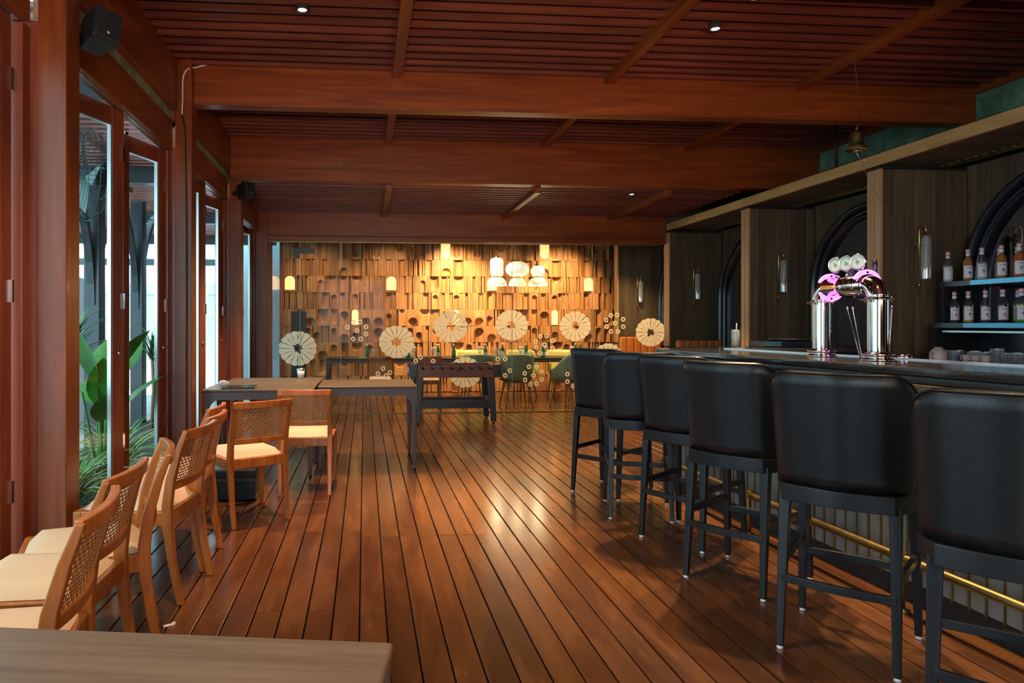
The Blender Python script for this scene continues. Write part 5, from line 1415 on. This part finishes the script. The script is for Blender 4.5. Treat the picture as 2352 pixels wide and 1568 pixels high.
MB().box((-.2, -5, 2.2), (.05, 5.9, 2.32)).build('steel_coping', bs, bg_)
for k in range(6): MB().box((-1.0 + k * 1.0 + .006, 6.0, 0), (k * 1.0 - .006, 6.1, 1.35)).box((-1.0 + k * 1.0 + .006, 6.0, 1.36), (k * 1.0 - .006, 6.1, 2.05)).build('end_panel', wh if k % 3 else bpy.data.materials['cream_cladding'], bg_)
MB().box((-1.0, 5.95, 2.06), (5.0, 6.1, 2.28)).build('steel_coping', M['steel'], bg_)
MB().box((-1.0, 5.95, 2.66), (5.0, 6.05, 2.80)).build('window_beam', bs, bg_)
for k in range(6): MB().box((-.9 + k * 1.1, 5.96, 2.28), (-.82 + k * 1.1, 6.04, 3.3)).build('window_post', bs, bg_)
MB().box((5.2, 4.9, 0), (7.0, 5.05, 3.4)).build('side_wall', noisy('blue_grey_render', [(0.3, (.26, .40, .44)), (0.7, (.34, .48, .52))], (1, 1, 1), (.6, .7)), bg_)
for y in (-3.0, -1.2, 1.0, 3.2): MB().box((.0, y, 0), (.06, y + .07, 2.2)).build('upright', M['steel'], bg_)
fr_ = empty('white_refrigerator', (-4.3, 9.6, -.1), 0, 'white upright cabinet outside, behind the dracaena', 'cabinet')
MB().box((-.4, -.4, 0), (.4, .4, 2.05)).build('body', wh, fr_, bev=.02)
MB().box((-.36, -.42, .15), (.36, -.40, 1.95)).build('door', wh, fr_, bev=.01)
MB().box((.28, -.45, .9), (.31, -.42, 1.4)).build('handle', M['steel'], fr_)
# fan
fcx, fcy, fcz = -2.2, 5.67, 2.50
fan = empty('wall_fan', (fcx, fcy, fcz), 0, 'large caged fan mounted outside behind the glass door', 'fan'); fan.rotation_euler = (0, 0, R_(-56)); fan.scale = (1.09,) * 3
wire = mat('fan_wire', (.05, .08, .075), .4, .6)
b = MB()
for k in range(64):
    a_ = 2 * PI * k / 64; ca, sa = math.cos(a_), math.sin(a_)
    b.tube([(0.05 * ca, -.10, .05 * sa), (.2 * ca, -.115, .2 * sa), (.30 * ca, -.07, .30 * sa), (.335 * ca, 0, .335 * sa)], .0019, 4, up=(.1, 1, .1))
    if k % 2 == 0: b.tube([(.335 * ca, 0, .335 * sa), (.28 * ca, .07, .28 * sa), (.06 * ca, .10, .06 * sa)], .0019, 4, up=(.1, 1, .1))
for r_, y_ in ((.335, 0), (.30, -.07), (.2, -.115), (.12, -.11), (.25, -.098), (.16, -.113), (.28, -.085), (.32, -.03), (.28, .07), (.17, .085)):
    b.tube([(r_ * math.cos(2 * PI * k / 40), y_, r_ * math.sin(2 * PI * k / 40)) for k in range(40)], .004 if r_ > .33 else .002, 5, up=(0, 1, 0), closed=True)
b.build('cage', wire, fan)
for k in range(3):
    a0 = 2 * PI * k / 3 + 1.9; vs = []; fs = []
    for i in range(7):
        rr_ = .05 + .25 * i / 6; wd = .10 + .5 * math.sin(PI * (i + 1) / 8) * .22 / max(rr_, .1) * .35
        for s in (-1, 1): a_ = a0 + s * (.42 - .03 * i); vs.append((rr_ * math.cos(a_), -.02 + s * .025, rr_ * math.sin(a_)))
    for i in range(6): fs.append((2 * i, 2 * i + 1, 2 * i + 3, 2 * i + 2))
    n0 = len(vs); vs += [(x, y + .004, z) for x, y, z in vs]; fs += [tuple(n0 + q for q in f[::-1]) for f in fs]
    MB().add(vs, fs, True).build('blade', mat('fan_blade', (.20, .30, .27), .4) if k == 0 else bpy.data.materials['fan_blade'], fan)
MB().lathe([(0, .012), (.045, .008), (.05, 0), (.05, -.02)], n=24, M=T(0, -.115, 0) @ RX(PI / 2)).build('hub_badge', M['white'], fan)
MB().lathe([(0, 0), (.07, .0), (.075, .03), (.06, .16), (0, .17)], n=20, M=T(0, .02, 0) @ RX(-PI / 2)).build('motor', M['darkmetal'], fan)
MB().tube([(0, .12, 0), (0, .24, .03), (0, .26, .36)], .016, 8, up=(1, 0, 0)).build('mount_arm', bs, fan)
# plants
leafg = [noisy('leaf_green_%s' % n, [(0.3, a_), (0.7, b2_)], (6, 6, 6), (.3, .5), vary=.3, spec=.5) for n, a_, b2_ in (('deep', (.01, .07, .012), (.02, .14, .02)), ('bright', (.04, .22, .02), (.09, .34, .03)), ('pale', (.16, .26, .06), (.32, .42, .14)))]
def leaf(b, base, yaw, lean, L, w, curl=.5, n=7, fold=.12):
    vs = []; fs = []
    d = Vector((math.cos(yaw), math.sin(yaw), 0)); sd = Vector((-math.sin(yaw), math.cos(yaw), 0)); p = Vector(base); ang = lean
    for i in range(n + 1):
        t = i / n; ww = w * math.sin(PI * min(1, t * .97 + .02)) ** .75 * (1 - .25 * t)
        up_ = Vector((0, 0, 1)) * math.cos(ang) + d * -math.sin(ang) if False else None
        nrm = Vector((0, 0, 1)) * math.cos(ang) - d * math.sin(ang)
        nrm = d * math.cos(ang) * -1 * 0 + (Vector((0, 0, 1)) * math.sin(ang) - d * math.cos(ang))
        vs += [p + sd * ww - nrm * ww * fold * 2, p, p - sd * ww - nrm * ww * fold * 2]
        step = L / n; p = p + (Vector((0, 0, 1)) * math.cos(ang) + d * math.sin(ang)) * step; ang += curl / n
    for i in range(n):
        fs += [(3 * i, 3 * i + 1, 3 * i + 4, 3 * i + 3), (3 * i + 1, 3 * i + 2, 3 * i + 5, 3 * i + 4)]
    b.add(vs, fs, True)
def big_plant(x, y, seed, lb, n=9, H=.75, m=0, LL=.42, WW=.10, grp='broad-leaved plants in the courtyard bed'):
    rnd = random.Random(seed); r = empty('broad_leaf_plant', (x, y, .021), 0, lb, 'plant', grp)
    for k in range(n):
        yaw = rnd.uniform(0, 2 * PI); h = H * rnd.uniform(.6, 1.1); tip = Vector((math.cos(yaw) * .18 * rnd.random(), math.sin(yaw) * .18 * rnd.random(), h))
        b = MB(); b.tube([(0.02 * math.cos(yaw), .02 * math.sin(yaw), 0), tuple(tip * .5), tuple(tip)], .008, 6, up=(.1, .1, 1)); b.build('stalk', leafg[1], r)
        b = MB(); leaf(b, tip, yaw, rnd.uniform(.15, .7), LL * rnd.uniform(.8, 1.2), WW * rnd.uniform(.8, 1.2), rnd.uniform(.3, 1.0)); b.build('leaf', leafg[m if rnd.random() < .6 else 1], r)
def grass_plant(x, y, seed, lb, n=40, L=.5, w=.012, m=2, z=.021, name='arching_grass_plant', grp='striped arching plants in the courtyard bed', trunk=0, curl=2.0):
    rnd = random.Random(seed); r = empty(name, (x, y, z), 0, lb, 'plant', grp)
    if trunk: MB().tube([(0, 0, 0), (.02, 0, trunk * .5), (0, 0, trunk)], .02, 8, up=(0, 1, 0)).build('stem', M['teakdark'], r)
    for k in range(n):
        b = MB(); leaf(b, Vector((0, 0, trunk * (1 - .25 * rnd.random()))), rnd.uniform(0, 2 * PI), rnd.uniform(.05, .9), L * rnd.uniform(.6, 1.2), w, rnd.uniform(.6, 1) * curl, 6, .25); b.build('leaf', leafg[m if rnd.random() < .7 else 1], r)
x_, y_ = -2.15, 4.9
big_plant(-2.05, 4.35, 3, 'big dark-leaved plant outside the first glass leaf', 9, .85, 0, .5, .13)
big_plant(-1.98, 5.35, 5, 'bright broad-leaved plant outside the second glass leaf', 9, .8, 1, .5, .12)
big_plant(-2.45, 4.85, 8, 'low dark broad-leaved plant between the other two', 7, .6, 0, .45, .12)
for i, (x, y) in enumerate([(-2.05, 4.35), (-2.0, 4.85), (-2.0, 5.3), (-2.35, 4.7), (-2.0, 5.75), (-2.45, 5.5), (-2.2, 6.3)]):
    grass_plant(x, y, 20 + i, 'striped arching plant low in the bed, ' + ['nearest the post', 'below the big dark leaves', 'behind the door edge', 'towards the courtyard', 'below the bright leaves', 'before the steel post', 'at the bed corner'][i], 46, .62, .014)
grass_plant(-2.45, 6.0, 40, 'tall dracaena with spiky leaf crown outside the second glass leaf', 60, .42, .011, 0, .021, 'dracaena', 'dracaena', 1.15, 1.4)
grass_plant(-2.6, 8.6, 41, 'farther dracaena outside the middle door bay', 40, .42, .011, 0, .021, 'dracaena', 'dracaena', 1.0, 1.4)
bed = tag(MB().box((-2.9, 3.0, -.12), (-1.70, 9.6, .02)).build('planting_bed', mat('dark_soil', (.03, .022, .015), .9), bev=.02), 'dark soil bed along the folding doors', 'planting bed')
# hanging vine
vn = empty('hanging_vine', (-2.35, 4.55, 2.85), 0, 'green vine hanging from the pergola left of the steel post', 'plant')
rnd = random.Random(4)
for s_ in range(3):
    x0_, y0_ = rnd.uniform(-.08, .08), rnd.uniform(-.2, .2); L_ = (1.55, 1.15, .9)[s_]
    MB().tube([(x0_, y0_, 0), (x0_ + .03, y0_, -L_ * .5), (x0_, y0_ + .02, -L_)], .004, 5, up=(0, 1, 0)).build('stem', leafg[0], vn)
    for k in range(int(L_ / .055)):
        b = MB(); leaf(b, Vector((x0_ + rnd.uniform(-.02, .02), y0_, -.05 - .055 * k)), rnd.uniform(0, 2 * PI), rnd.uniform(1.2, 2.2), .075, .026, .6, 4, .1); b.build('leaf', leafg[1], vn)
